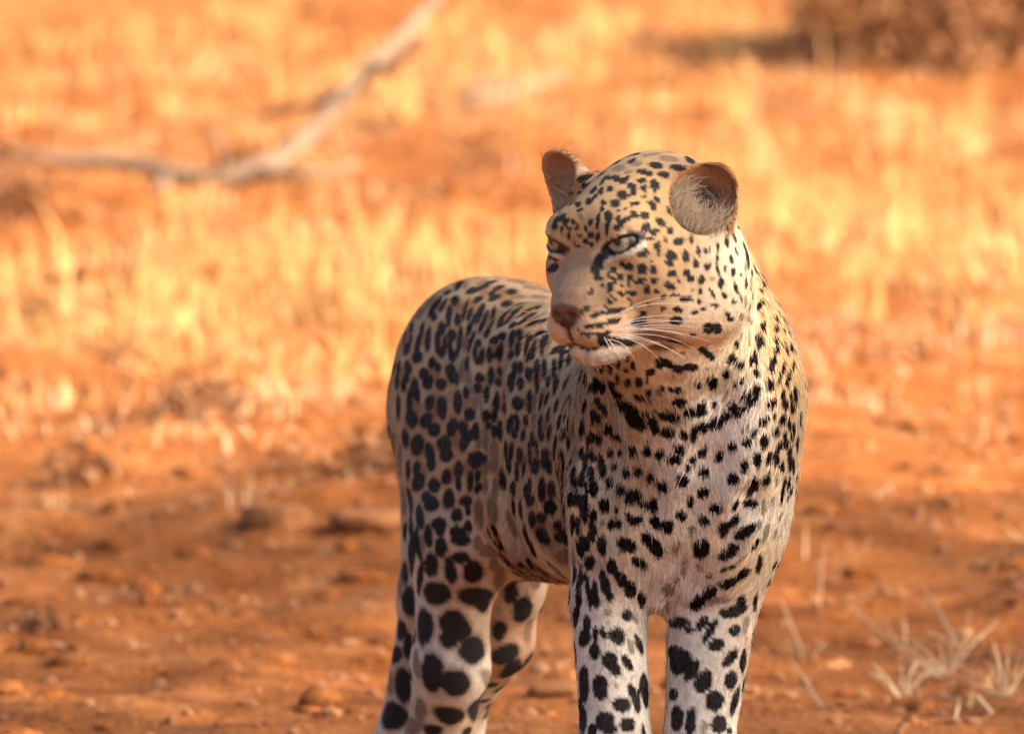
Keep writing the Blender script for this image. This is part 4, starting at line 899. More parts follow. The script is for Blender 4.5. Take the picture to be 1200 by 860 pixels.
(-43,1434,1114,65,89,20,7,-48,-10),(-127,1453,1093,30,-3,18,12,-69,-12),(-144,1436,1076,13,-39,-2,-30,-88,-55),(-156,1429,1062,19,-56,-2,-36,-84,-69),
(-135,1405,1072,18,-48,-5,-31,-56,-49),(-153,1395,1052,26,-47,6,0,-67,-30),(-111,1391,1084,35,-67,-5,-14,-63,-33),(-123,1361,1061,23,-32,2,-8,-140,-78),
(-92,1340,1073,15,-22,-2,-24,-129,-77),(-83,1313,1064,17,-24,-2,-17,-89,-54),(-66,1354,1090,42,23,22,12,-49,-14),(-63,1298,1069,19,-33,-3,-32,-145,-72),
(-106,1324,1054,26,-28,3,0,-76,-43),(-74,1289,1058,16,-30,-2,-14,-57,-34),(-54,1260,1062,18,-44,-1,-37,-197,-79),(-37,1265,1073,23,-41,1,-11,-153,-44),
(-49,1165,1047,27,-75,-1,-14,-59,-33),(-41,1196,1061,16,-44,-1,-24,-118,-53),(-60,1230,1051,25,-58,2,-11,-124,-47),(-197,1470,1022,29,-77,7,-4,-80,-48),
(-206,1412,988,38,-103,7,-8,-72,-54),(-198,1419,1005,15,-36,4,1,-93,-47),(-211,1478,998,13,-35,4,1,-102,-60),(-225,1559,970,26,-79,3,-25,-27,-90),
(-229,1522,957,18,-50,6,0,-42,-39),(-176,1395,1025,19,-46,2,-13,-108,-67),(-184,1367,1000,23,-50,3,-14,-124,-94),(-185,1341,979,47,-78,9,0,-58,-45),
(-164,1348,1014,23,-38,3,-9,-128,-94),(-138,1338,1035,35,-49,3,-5,-71,-49),(-145,1318,1014,22,-28,3,1,-128,-94),(-137,1284,995,35,-43,5,0,-53,-45),
(-130,1290,1009,13,-16,2,0,-90,-70),(-116,1296,1028,37,-45,5,0,-62,-42),(-120,1271,1005,16,-22,3,1,-110,-82),(-114,1244,994,26,-48,6,0,-68,-43),
(-103,1251,1014,17,-35,2,-14,-139,-91),(-80,1206,1025,18,-49,2,-22,-157,-88),(-100,1284,1036,14,-18,2,0,-62,-36),(-83,1269,1043,20,-45,-2,-19,-68,-46),
(-65,1155,1028,31,-58,12,7,-86,-26),(-72,1132,1011,17,-40,5,0,-138,-63),(-59,1105,1011,21,-29,1,-9,-45,-59),(-65,1103,1000,37,-42,5,0,-18,-21),
(-36,1104,1040,40,-64,8,0,-38,-21),(-45,1091,1016,18,-19,2,0,-39,-61),(-25,1069,1021,31,-44,5,0,-22,-49),(-33,1078,1014,26,-28,3,0,-10,-24),
(-22,1094,1050,31,-52,6,0,-45,-20),(-222,1400,952,27,-70,9,1,-70,-49),(-203,1350,958,32,-64,8,1,-72,-58),(-225,1374,929,22,-59,7,1,-80,-71),
(-211,1336,925,26,-50,6,0,-42,-53),(-206,1336,939,18,-32,4,0,-36,-39),(-155,1286,975,38,-47,6,0,-47,-49),(-143,1265,968,26,-34,4,0,-34,-39),
(-172,1292,953,46,-57,7,0,-35,-48),(-163,1271,939,45,-63,0,-10,-23,-57),(-136,1226,940,55,-109,14,0,-51,-51),(-117,1203,964,45,-102,25,22,-158,-61),
(-108,1159,961,26,-62,12,12,-109,-51),(-88,1139,990,23,-57,7,0,-108,-58),(-62,1077,971,40,-28,3,0,-35,-39),(-65,1061,953,26,-19,2,0,-41,-38),
(-41,1064,976,26,-23,3,0,-68,-71),(-25,1032,968,34,-70,9,0,-35,-30),(-22,1046,987,26,-61,8,0,-46,-37),(-29,1393,1107,62,104,24,9,-49,-11),
(-34,1347,1095,54,28,16,8,-57,-15),(-1,1376,1103,49,9,-1,0,-95,-21),(-10,1300,1088,51,-4,10,6,-103,-22),(17,1272,1092,55,15,13,5,-62,-12),
(-40,1364,1099,17,-6,1,0,-73,-20),(-23,1171,1069,27,-68,-2,-22,-120,-48),(-14,1208,1079,15,-50,-5,-46,-114,-52),(0,1166,1082,12,-43,-5,-55,-107,-53),
(9,1200,1089,55,75,37,9,-41,-6),(-18,1144,1067,49,-11,30,7,-42,-7),(0,1106,1070,30,31,27,16,-65,-8),(29,1155,1091,105,122,60,6,-33,-5),
(29,1107,1084,81,73,49,6,-33,-5),(49,1158,1097,25,30,11,7,-41,-8),(17,1096,1077,37,9,20,7,-42,-7),(40,1064,1079,64,15,28,7,-50,-10),
(60,1057,1084,37,33,17,6,-33,-6),(51,1001,1067,53,-8,20,6,-45,-11),(-34,1105,1043,34,-57,7,0,-51,-25),(-18,1088,1051,24,-39,5,0,-58,-27),
(-23,1067,1024,24,-38,3,-7,-28,-76),(-31,1075,1016,43,-49,6,0,-9,-22),(-44,1090,1016,20,-20,2,0,-38,-61),(-1,1049,1049,21,-46,3,-13,-134,-77),
(14,1040,1059,28,-43,5,0,-116,-37),(10,988,1037,25,-53,3,-10,-119,-56),(-4,1000,1024,31,-80,10,0,-65,-35),(31,1004,1058,31,-39,5,0,-81,-27),
(27,958,1038,21,-29,4,0,-177,-72),(33,929,1030,36,-52,6,0,-52,-22),(41,950,1044,18,-28,1,-15,-196,-83),(57,943,1051,20,-26,1,-10,-223,-80),
(65,960,1060,14,-22,-1,-21,-160,-57),(3,934,1003,22,-45,2,-14,-92,-67),(-4,916,983,31,-64,8,0,-103,-67),(14,924,1010,28,-46,6,0,-89,-46),
(14,878,985,28,-51,6,0,-77,-47),(31,876,1003,31,-52,6,0,-106,-52),(47,867,1014,21,-34,4,0,-146,-61),(47,817,992,17,-35,4,0,-140,-62),
(61,844,1017,17,-29,4,0,-164,-59),(68,773,1000,21,-46,6,0,-112,-42),(79,810,1021,17,-31,4,-1,-217,-66),(80,728,1003,21,-47,6,-1,-154,-59),
(92,824,1034,18,-32,2,-9,-221,-66),(101,636,1017,27,-73,7,-7,-120,-63),(107,803,1039,21,-31,4,-1,-169,-44),(125,557,1053,16,-42,5,-1,-133,-62),
(135,272,1065,27,-80,10,0,-32,-59),(152,92,1110,13,-33,4,1,92,-74),(163,64,1113,20,-40,5,1,79,-59),(151,227,1057,46,-54,7,0,13,-51),
(167,212,1062,18,-13,2,0,16,-57),(-222,1334,879,18,-39,5,0,-34,-97),(-188,1295,922,32,-42,8,9,-61,-87),(-200,1299,895,23,-37,3,-5,-40,-104),
(-194,1277,866,61,-94,12,0,-33,-76),(-182,1280,909,17,-24,3,0,-37,-67),(-159,1242,902,48,-77,1,-12,-21,-65),(-135,1190,900,46,-124,18,5,-83,-84),
(-166,1234,867,52,-87,-8,-23,5,-63),(-150,1200,855,54,-109,-6,-23,16,-64),(-105,1099,920,40,-110,14,0,-82,-98),(-89,1078,943,26,-44,5,0,-54,-50),
(-83,1035,905,45,-67,8,0,-38,-52),(-115,1103,872,50,-144,5,-20,38,-79),(-95,1044,876,39,-103,20,11,-46,-59),(-92,1034,854,44,-118,3,-24,64,-99),
(-131,1148,835,63,-163,21,0,-6,-65),(-125,1133,815,69,-161,21,0,5,-55),(-183,1240,820,60,-96,4,-13,-15,-92),(-208,1288,827,35,-71,12,8,-40,-81),
(-159,1197,807,39,-55,16,20,-59,-85),(-157,1190,790,40,-57,7,0,-21,-63),(-202,1260,769,23,-57,8,0,-21,-92),(-185,1227,777,32,-53,4,-6,-14,-64),
(-182,1211,751,54,-91,3,-14,-8,-78),(-151,1168,751,46,-54,11,6,-33,-61),(-127,1138,771,49,-76,10,0,-6,-79),(-103,1079,793,40,-111,15,0,37,-85),
(-103,1092,769,26,-64,9,0,32,-84),(-73,993,823,68,-110,14,0,4,-66),(-80,1023,778,31,-85,9,-8,67,-103),(-67,987,791,25,-38,3,-6,20,-68),
(-70,1005,878,28,-22,3,0,-29,-62),(-49,1039,945,21,-16,2,0,-73,-71),(-49,1006,906,28,-17,2,0,-27,-48),(-43,995,890,21,-13,2,0,-12,-24),
(-65,986,768,26,-52,7,0,13,-44),(-34,996,908,25,-21,3,0,-24,-48),(-24,975,884,20,-20,3,0,-38,-75),(-34,981,878,20,-15,2,0,-25,-48),
(-30,1007,935,25,-34,4,0,-54,-70),(-14,949,948,31,-91,11,0,27,-54),(-13,964,929,28,-82,10,0,14,-53),(10,842,951,53,-111,14,0,-67,-56),
(33,809,968,21,-47,6,0,-90,-53),(33,780,949,24,-62,8,0,-61,-43),(54,739,968,15,-42,3,-11,-85,-67),(65,714,977,17,-51,2,-15,-47,-48),
(81,702,999,25,-66,5,-11,-115,-63),(101,640,1018,30,-83,6,-11,-110,-64),(68,768,999,18,-44,4,-5,-89,-39),(82,606,977,27,-77,10,0,-75,-55),
(97,526,990,22,-65,5,-11,-50,-71),(108,374,1009,15,-44,6,0,-49,-57),(132,262,1017,17,-42,2,-11,21,-65),(-5,843,910,28,-64,4,-11,-18,-76),
(3,834,925,37,-72,23,8,-32,-17),(10,810,917,21,-50,6,0,-44,-59),(4,813,900,31,-75,10,0,-28,-47),(26,773,925,25,-69,9,0,-45,-45),
(20,768,900,18,-52,4,-9,-10,-49),(52,679,928,22,-62,8,0,-97,-94),(67,650,954,25,-70,9,0,-66,-56),(69,604,926,30,-90,6,-13,-8,-76),
(56,645,913,22,-63,8,0,-26,-33),(88,527,956,35,-107,7,-11,-13,-61),(102,361,972,19,-56,7,0,-38,-72),(97,378,950,19,-57,7,0,-27,-60),
(103,337,939,24,-72,9,0,-15,-61),(128,268,975,24,-42,3,-8,19,-93),(150,238,1001,22,-19,2,0,13,-56),(160,232,995,20,-16,2,0,13,-43),
(148,252,959,20,-12,2,0,12,-51),(161,244,958,23,-15,2,0,17,-65),(148,230,1060,19,-25,0,-13,37,-80),(156,219,1067,35,-34,4,0,11,-37),
(167,213,1057,27,-21,3,0,17,-65),(158,227,1027,22,-20,10,17,-4,-46),(169,220,1017,18,-14,2,0,10,-56),(-14,846,855,25,-75,10,0,-5,-112),
(-3,814,862,22,-59,6,-7,-9,-78),(-7,818,834,21,-58,8,0,-12,-63),(14,763,862,31,-87,11,0,-28,-61),(32,701,872,19,-55,9,9,-83,-95),
(38,702,900,23,-63,12,11,-77,-54),(45,667,890,18,-50,8,5,-57,-57),(44,651,856,41,-119,12,-7,-13,-74),(62,606,885,34,-99,13,0,-19,-48),
(67,583,865,39,-110,29,25,-80,-60),(57,613,869,16,-47,6,0,-21,-61),(81,531,913,27,-82,8,-7,1,-78),(78,542,892,18,-53,7,0,-2,-50),
(94,374,900,27,-81,13,8,-30,-87),(85,522,859,19,-56,10,11,-4,-76),(94,385,863,32,-97,13,0,10,-57),(9,770,829,24,-68,9,0,-21,-90),
(21,728,840,21,-61,5,-11,6,-79),(32,674,816,28,-81,11,0,-16,-76),(-18,951,790,28,-22,5,7,-20,-77),(56,609,824,30,-70,9,0,-5,-91),
(74,568,824,30,-71,9,0,18,-80),(128,265,931,23,-17,2,0,-11,-62),(133,256,913,14,-6,1,0,-23,-60),(111,258,888,19,-28,2,-8,-47,-84),
(129,244,884,22,-8,1,0,-39,-72),(118,241,871,14,-7,1,0,-31,-73),(147,254,927,20,-9,1,0,-6,-49),(146,243,893,30,-10,1,0,-35,-69),
(151,229,870,35,-14,2,0,-26,-73),(163,245,917,20,-11,1,0,-17,-61),(167,236,902,32,-21,3,0,-29,-59),(139,259,946,18,-10,1,0,5,-78),
(2,789,795,28,-80,11,0,1,-79),(-198,1233,713,26,-71,15,26,-118,-105),(-196,1181,668,26,-69,12,10,-113,-93),(-178,1162,691,34,-48,10,11,-109,-108),
(-196,1160,622,32,-72,10,0,26,-141),(-196,1175,588,23,-63,9,-1,55,-88),(-184,1142,642,23,-30,7,22,-57,-148),(-179,1149,577,19,-25,2,-10,77,-119),
(-210,1461,539,26,-38,5,0,-62,-87),(-166,1173,727,40,-52,7,0,-27,-37),(-157,1155,718,63,-66,9,0,-46,-63),(-122,1127,732,54,-55,3,-8,-19,-92),
(-88,1072,734,60,-148,20,0,23,-49),(-85,1074,716,26,-51,7,0,21,-54),(-106,1103,703,46,-35,5,0,-16,-58),(-84,1082,683,34,-33,4,0,8,-50),
(-141,1118,684,68,-42,6,0,-26,-51),(-139,1113,675,40,-22,3,0,-19,-49),(-138,1105,640,54,-24,3,0,-3,-80),(-162,1123,659,31,-24,6,8,-35,-89),
(-101,1093,664,79,-30,4,0,-6,-76),(-108,1097,674,45,-19,3,0,-7,-39),(-94,1090,655,60,-20,3,0,1,-40),(-155,1120,600,62,-42,11,9,29,-112),
(-119,1107,595,53,-15,10,17,41,-128),(-99,1096,621,68,-11,2,0,11,-53),(-75,1105,592,91,6,-1,0,56,-114),(-68,992,766,25,-67,5,-7,42,-48),
(2,796,758,22,-65,11,7,5,-79),(16,746,762,21,-60,9,5,12,-94),(25,700,799,28,-81,11,0,-5,-64),(32,671,789,47,-137,19,0,1,-51),
(55,611,814,30,-67,9,0,-1,-98),(74,568,823,34,-79,11,0,17,-78),(71,583,787,63,-114,15,0,19,-67),(37,668,752,37,-108,17,4,22,-73),
(53,621,762,41,-90,36,28,-39,-43),(56,633,727,47,-121,39,32,-14,-67),(63,626,719,39,-74,10,0,43,-56),(84,576,754,44,-66,9,0,27,-54),
(88,584,731,47,-63,9,0,32,-52),(101,566,733,37,-52,11,7,49,-82),(27,749,711,27,-79,17,19,40,-96),(38,755,684,26,-72,16,16,74,-87),
(96,519,810,23,-65,9,0,58,-83),(106,246,849,23,-42,6,0,0,-77),(117,236,851,20,-10,1,0,-6,-76),(99,534,782,18,-41,7,4,54,-85),
(111,246,797,18,-21,3,0,24,-94),(122,238,798,15,-8,2,8,12,-92),(126,232,837,18,-6,1,0,5,-105),(135,230,829,18,-5,1,0,5,-105),
(150,225,819,32,-14,2,0,3,-77),(148,227,791,27,-14,2,0,5,-91),(125,243,756,27,-19,7,13,12,-77),(139,234,768,23,-12,2,0,10,-78),
(144,237,732,43,-33,5,0,11,-56),(166,216,840,38,-26,4,0,-4,-68),(165,217,765,43,-41,6,0,-3,-90),(127,250,707,18,-13,3,8,-15,-88),
(139,235,687,19,-13,3,6,-49,-111),(152,220,676,30,-18,4,5,-41,-98),(122,242,673,22,-21,3,0,-40,-99),(-204,1433,488,52,-41,10,12,-5,-134),
(-178,1152,571,21,-29,2,-12,95,-139),(-146,1139,542,117,-49,-25,-26,64,-105),(-65,1142,538,151,80,2,7,67,-97),(-54,1160,523,60,63,-9,0,67,-98),
(-171,1178,478,77,-98,18,8,23,-168),(-115,1149,486,117,-3,0,0,26,-126),(-100,1154,470,98,21,-3,0,18,-87),(-119,1155,458,87,-6,1,0,18,-91),
(-73,1172,429,106,76,-11,0,1,-119),(-156,1169,383,95,-51,13,9,22,-175),(-106,1165,366,121,21,-3,0,36,-120),(-122,1230,292,125,29,-16,-7,96,-88),
(-70,1268,300,56,152,-28,-10,112,-125),(-154,1266,259,92,-47,7,0,51,-62),(-218,1478,423,43,-70,10,0,36,-95),(-204,1472,396,37,-23,3,-1,40,-115),
(-230,1507,371,47,-100,15,0,11,-79),(-213,1506,312,88,-46,19,22,54,-174),(-238,1544,243,109,-91,5,-12,28,-133),(21,1304,487,73,53,-42,-50,39,-114),
(-2,1287,522,61,8,-1,0,10,-90),(-25,1320,448,61,-8,1,0,30,-93),(-14,1333,397,125,6,33,21,31,-83),(0,1378,353,110,-91,91,40,188,-85),
(-42,1628,254,65,140,-10,8,93,-61),],
    'f': [(193,-39,1492,46,-27,11,4,-67,-17),(225,-43,1500,42,-2,8,3,-43,-17),(210,-65,1488,32,9,11,4,-24,-10),(247,-14,1514,60,15,9,2,-35,-8),
(214,-190,1396,21,6,3,1,-2,-8),(123,-124,1413,21,-15,2,0,-18,-25),(111,-119,1369,16,-11,1,0,4,-19),(85,-66,1417,33,-52,6,0,-107,-29),
(90,-109,1379,19,-9,1,0,0,-27),(255,-11,1515,93,30,10,1,-32,-7),(288,13,1516,47,25,-3,0,-28,-7),(287,-25,1508,80,13,-13,-5,-59,-21),
(133,-203,1275,19,11,21,8,-1,-7),(234,-162,1244,32,2,0,0,10,-15),(140,-173,1169,11,-1,0,0,8,-17),(326,-153,1284,13,9,-1,0,1,-11),
(362,-127,1300,24,19,-2,0,-3,-18),(418,23,1177,14,23,-3,0,12,-18),(310,-24,1152,16,3,0,0,11,-15),(418,-40,1219,19,42,-2,6,50,-35),
(431,28,1206,16,33,7,29,103,-50),(433,46,1169,10,11,-1,8,18,-83),(435,-28,1279,17,47,-5,0,-2,-67),(425,-46,1248,14,37,-4,1,32,-58),
(424,-50,1311,11,21,-2,0,-21,-52),(428,-33,1320,20,52,-6,-1,-47,-62),(356,10,1118,11,4,0,0,5,-11),(245,55,1048,13,-7,1,0,9,-12),
(267,30,1072,24,-7,1,0,21,-30),(293,5,1105,16,0,0,0,14,-21),(278,39,1054,11,-3,0,0,9,-15),(251,103,971,13,-12,2,0,12,-21),
(389,57,1063,10,2,-4,-16,22,-49),(431,59,1005,14,2,0,0,1,-16),(420,59,996,16,-1,0,0,2,-22),(485,133,896,11,17,-2,1,25,-58),
(500,161,889,11,23,-3,1,28,-58),(165,216,808,19,-14,2,0,0,-25),(246,190,728,22,3,0,0,14,-27),(303,163,770,22,6,-11,-28,54,-69),
(331,140,806,32,-7,1,0,12,-29),(317,189,731,16,-2,0,1,35,-73),(345,185,727,22,-7,1,0,14,-27),(485,133,894,11,17,-2,1,19,-43),
(461,127,848,19,15,-5,-10,16,-75),(478,143,853,14,20,-3,1,28,-58),(466,154,798,18,27,-10,-27,11,-79),(455,135,813,14,13,-2,0,15,-35),
(344,186,727,24,-8,1,0,17,-32),(423,148,752,41,-6,36,6,7,-8),(318,190,729,19,-2,0,1,41,-88),(494,181,822,11,22,-7,-14,-7,-38),
(483,180,791,10,18,-5,-14,15,-55),(177,206,643,30,-1,0,0,-1,-31),(225,222,629,49,36,-46,-8,-8,-9),(218,209,582,22,15,4,22,-2,-81),
(387,199,666,64,14,-2,0,16,-23),(367,202,661,51,-4,1,0,8,-14),(432,242,616,26,31,-9,-13,-3,-75),(288,247,646,15,-3,0,1,77,-62),
(317,193,721,20,-2,0,1,35,-82),(290,218,682,50,-29,4,1,48,-58),(305,202,699,25,-4,1,0,16,-41),(193,189,509,13,1,0,0,-2,-16),
(354,196,435,23,2,0,0,-10,-54),(-92,1453,1109,20,-18,2,0,-109,-25),(-166,1477,1065,12,-43,-3,-49,-40,-67),(-181,1478,1048,33,-112,-6,-26,-21,-43),
(-103,1343,1066,28,-41,-3,-18,-91,-59),(-87,1220,1020,34,-88,5,-10,-85,-46),(-98,1153,979,17,-44,5,0,-112,-66),(-85,1100,969,17,-26,3,0,-90,-83),
(-79,1082,959,22,-19,8,22,-105,-70),(-38,1544,1113,101,-18,-7,-1,-45,-9),(-9,1560,1109,58,4,-6,-2,-63,-13),(18,1567,1104,72,23,-9,-2,-54,-11),
(12,1477,1111,72,26,-9,-2,-80,-17),(35,1446,1104,57,16,-12,-5,-89,-18),(53,1573,1094,84,10,-24,-6,-72,-14),(64,1472,1095,58,62,-7,0,-67,-15),
(55,1373,1093,86,90,-3,2,-75,-17),(12,1343,1097,71,44,7,3,-55,-12),(54,1094,1090,61,61,28,6,-33,-6),(71,941,1057,9,-17,-1,-24,-132,-51),
(-70,1041,930,14,-12,2,0,-73,-76),(-65,992,859,20,-14,2,0,-29,-76),(-58,1016,914,11,-5,3,22,-95,-114),(-231,1360,806,27,-76,10,0,28,-99),
(-219,1313,777,21,-59,8,0,21,-127),(-50,987,866,17,-10,1,0,-50,-107),(-50,973,816,18,-10,1,0,-6,-65),(-52,971,776,17,-14,2,0,-7,-79),
(41,772,961,14,-36,5,0,-109,-65),(118,323,1029,11,-32,4,0,-68,-96),(127,288,1034,19,-56,5,-7,-16,-75),(41,732,935,15,-42,5,0,-78,-69),
(112,315,969,12,-36,5,0,-23,-74),(135,270,1063,29,-88,11,0,-23,-46),(-34,969,845,31,-20,3,0,-18,-77),(-34,965,817,28,-16,2,0,-6,-64),
(116,280,927,24,-65,8,0,-43,-71),(-213,1509,676,18,-40,7,10,-14,-114),(-174,1130,641,14,-14,2,0,-10,-79),(-221,1468,520,16,-44,6,1,-106,-116),
(-63,1016,717,48,-131,18,0,97,-127),(-36,950,732,28,-27,10,22,-32,-101),(-65,1074,654,37,-35,5,0,35,-71),(-42,1060,639,75,-92,-15,-18,101,-62),
(-34,1084,612,37,-35,5,0,96,-79),(-25,1130,574,37,16,-2,0,122,-98),(-32,956,768,23,-15,2,0,-26,-104),(-40,954,731,28,-32,9,21,-26,-117),
(-3,918,716,27,-25,11,24,-31,-86),(4,911,700,22,-24,9,17,-15,-61),(98,605,690,68,-71,-2,-11,92,-79),(79,699,658,68,-27,-45,-16,80,-34),
(96,753,633,48,12,-30,-11,64,-29),(113,262,731,13,-22,4,11,20,-126),(166,215,809,19,-14,2,0,0,-25),(32,1136,570,40,-13,2,0,186,-92),
(46,1314,542,32,36,-5,0,-12,-36),(-1,1287,531,57,9,-6,-10,-1,-115),(-23,1131,574,37,21,-6,-10,181,-140),(-34,1084,612,28,-25,4,0,93,-79),
(-214,1464,534,35,-64,9,1,-78,-98),(-186,1196,402,21,-34,7,11,-23,-123),(-242,1540,311,26,-72,11,0,-5,-109),(-179,1256,300,46,-70,11,-1,87,-117),
(-199,1322,258,90,-248,39,0,30,-74),(34,1154,567,53,-8,1,0,196,-97),(-46,1212,368,34,93,-14,0,51,-77),(32,1343,446,28,41,-11,-19,38,-112),
],
}
# coat: position (mm), colour, lie of the hair (direction), length (mm)
COAT = [
    (77, -64, 717, 'face', 0.63, 0.42, 0.65, 7),
    (46, -51, 704, 'face', 0.22, 0.62, 0.75, 6),
    (108, -49, 735, 'face', 0.88, 0.39, 0.29, 8),
    (147, -27, 748, 'face', 0.99, 0.11, 0.06, 9),
    (131, -61, 717, 'face', 0.88, 0.47, 0.13, 9),
    (69, -71, 687, 'face', -0.13, -0.14, 0.98, 4.5),
    (39, -51, 689, 'face', -0.23, 0.27, 0.94, 5),
    (58, -74, 664, 'nose', 0.49, 0.44, 0.75, 3.5),
    (48, -94, 639, 'nose', 0.32, 0.30, 0.90, 3),
    (69, -93, 651, 'nose', 0.45, 0.49, 0.75, 3.5),
    (77, -99, 632, 'nose', 0.89, 0.35, 0.29, 4),
    (111, -92, 665, 'face', 0.92, -0.39, -0.04, 7),
    (123, -95, 647, 'face', 0.97, 0.02, -0.24, 9),
    (154, -78, 672, 'face', 0.78, 0.37, -0.50, 10),
    (150, -43, 700, 'face', 0.71, 0.29, -0.64, 9),
    (173, -68, 656, 'facec', 0.65, 0.37, -0.66, 11),
    (100, -94, 639, 'face', 0.93, 0.36, -0.10, 7),
    (131, -84, 623, 'facec', 0.96, 0.14, -0.22, 11),
    (166, -68, 617, 'cream', 0.58, 0.56, -0.59, 13),
    (69, -106, 610, 'pad', 0.90, -0.16, -0.42, 5),
    (88, -101, 615, 'pad', 0.83, 0.45, -0.33, 6),
    (52, -86, 598, 'pad', 0.53, 0.40, -0.75, 4.5),
    (69, -86, 584, 'white', 0.39, 0.33, -0.86, 22),
    (92, -78, 581, 'white', 0.43, 0.78, -0.45, 22),
    (123, -65, 593, 'facec', 0.75, 0.61, -0.25, 12),
    (140, -2, 558, 'cream', 0.35, 0.55, -0.76, 15),
    (178, -1, 570, 'cream', -0.18, 0.47, -0.87, 16),
    (210, 15, 584, 'cream', -0.22, 0.09, -0.97, 16),
    (193, -54, 635, 'cream', 0.00, 0.06, -1.00, 15),
    (189, -52, 669, 'cream', 0.20, -0.06, -0.98, 14),
    (238, 61, 594, 'gold', 0.23, -0.13, -0.96, 14),
    (254, 69, 546, 'gold', 0.12, -0.14, -0.98, 13),
    (124, 21, 532, 'tanc', 0.37, 0.47, -0.80, 15),
    (195, 31, 523, 'white', -0.07, 0.13, -0.99, 15),
    (97, 19, 552, 'tan', 0.58, 0.32, -0.75, 14),
    (156, 43, 470, 'white', -0.02, 0.34, -0.94, 15),
    (203, 35, 471, 'white', 0.02, 0.15, -0.99, 15),
    (113, 75, 450, 'tanc', 0.14, -0.02, -0.99, 14),
    (98, 91, 401, 'cream', 0.09, -0.08, -0.99, 13),
    (141, 72, 403, 'white', 0.16, 0.39, -0.91, 15),
    (172, 62, 421, 'white', 0.11, 0.35, -0.93, 15),
    (211, 59, 421, 'white', -0.31, 0.21, -0.93, 14),
    (234, 54, 453, 'cream', -0.38, 0.06, -0.92, 14),
    (257, 77, 482, 'tanc', -0.20, -0.05, -0.98, 13),
    (157, 100, 352, 'belly', 0.03, 0.33, -0.94, 16),
    (134, 109, 343, 'belly', -0.01, 0.51, -0.86, 14),
    (220, 84, 370, 'cream', -0.50, 0.23, -0.83, 12),
    (86, 105, 351, 'legc', 0.04, -0.03, -1.00, 11),
    (75, 114, 382, 'tanc', 0.03, 0.06, -1.00, 12),
    (86, 102, 304, 'leg', -0.00, -0.13, -0.99, 9),
    (110, 102, 272, 'leg', 0.03, -0.17, -0.99, 9),
    (94, 90, 226, 'leg', -0.00, -0.22, -0.98, 8),
    (59, 125, 269, 'leg', 0.07, -0.11, -0.99, 8),
    (181, 106, 304, 'leg', 0.00, -0.08, -1.00, 9),
    (157, 111, 271, 'leg', 0.00, -0.12, -0.99, 9),
    (173, 100, 225, 'leg', -0.00, -0.13, -0.99, 8),
    (217, 123, 301, 'legc', -0.12, -0.07, -0.99, 9),
    (71, 125, 491, 'tan', 0.14, 0.14, -0.98, 13),
    (48, 326, 506, 'tan', -0.55, -0.14, -0.82, 13),
    (16, 477, 520, 'tan', -0.74, -0.25, -0.62, 13),
    (8, 663, 547, 'back', -1.00, -0.08, -0.01, 12),
    (-33, 709, 555, 'back', -0.98, -0.05, -0.18, 12),
    (-66, 714, 541, 'tan', -0.80, -0.03, -0.60, 12),
    (-91, 700, 510, 'tan', -0.57, -0.10, -0.81, 12),
    (-108, 680, 470, 'tan', -0.34, -0.15, -0.93, 12),
    (-49, 597, 497, 'tan', -0.51, -0.12, -0.86, 12),
    (-99, 639, 425, 'tan', -0.14, -0.13, -0.98, 12),
    (-49, 525, 424, 'tan', 0.04, -0.06, -1.00, 12),
    (-8, 488, 461, 'tan', -0.05, 0.01, -1.00, 13),
    (16, 347, 430, 'tan', -0.13, -0.09, -0.99, 14),
    (48, 210, 417, 'tan', 0.18, -0.11, -0.98, 13),
    (32, 305, 371, 'tan', 0.22, 0.13, -0.97, 15),
    (-16, 477, 348, 'tanc', 0.26, 0.16, -0.95, 20),
    (-7, 465, 366, 'tanc', -0.20, -0.05, -0.98, 18),
    (8, 449, 327, 'inner', 0.28, 0.12, -0.95, 16),
    (-82, 575, 351, 'tan', -0.31, -0.31, -0.90, 12),
    (-45, 545, 322, 'legc', 0.01, 0.10, -0.99, 11),
    (-82, 573, 276, 'leg', 0.28, 0.24, -0.93, 10),
    (-49, 573, 251, 'leg', -0.12, 0.28, -0.95, 10),
    (-66, 582, 184, 'leg', 0.02, 0.28, -0.96, 9),
    (-113, 752, 175, 'legc', 0.15, 0.08, -0.99, 9),
    (-122, 775, 120, 'leg', 0.04, 0.00, -1.00, 9),
    (12, 656, 239, 'inner', -0.50, 0.24, -0.83, 12),
    (0, 675, 186, 'inner', -0.64, 0.31, -0.70, 10),
    (44, 355, 324, 'cream', 0.80, 0.17, -0.58, 15),
]
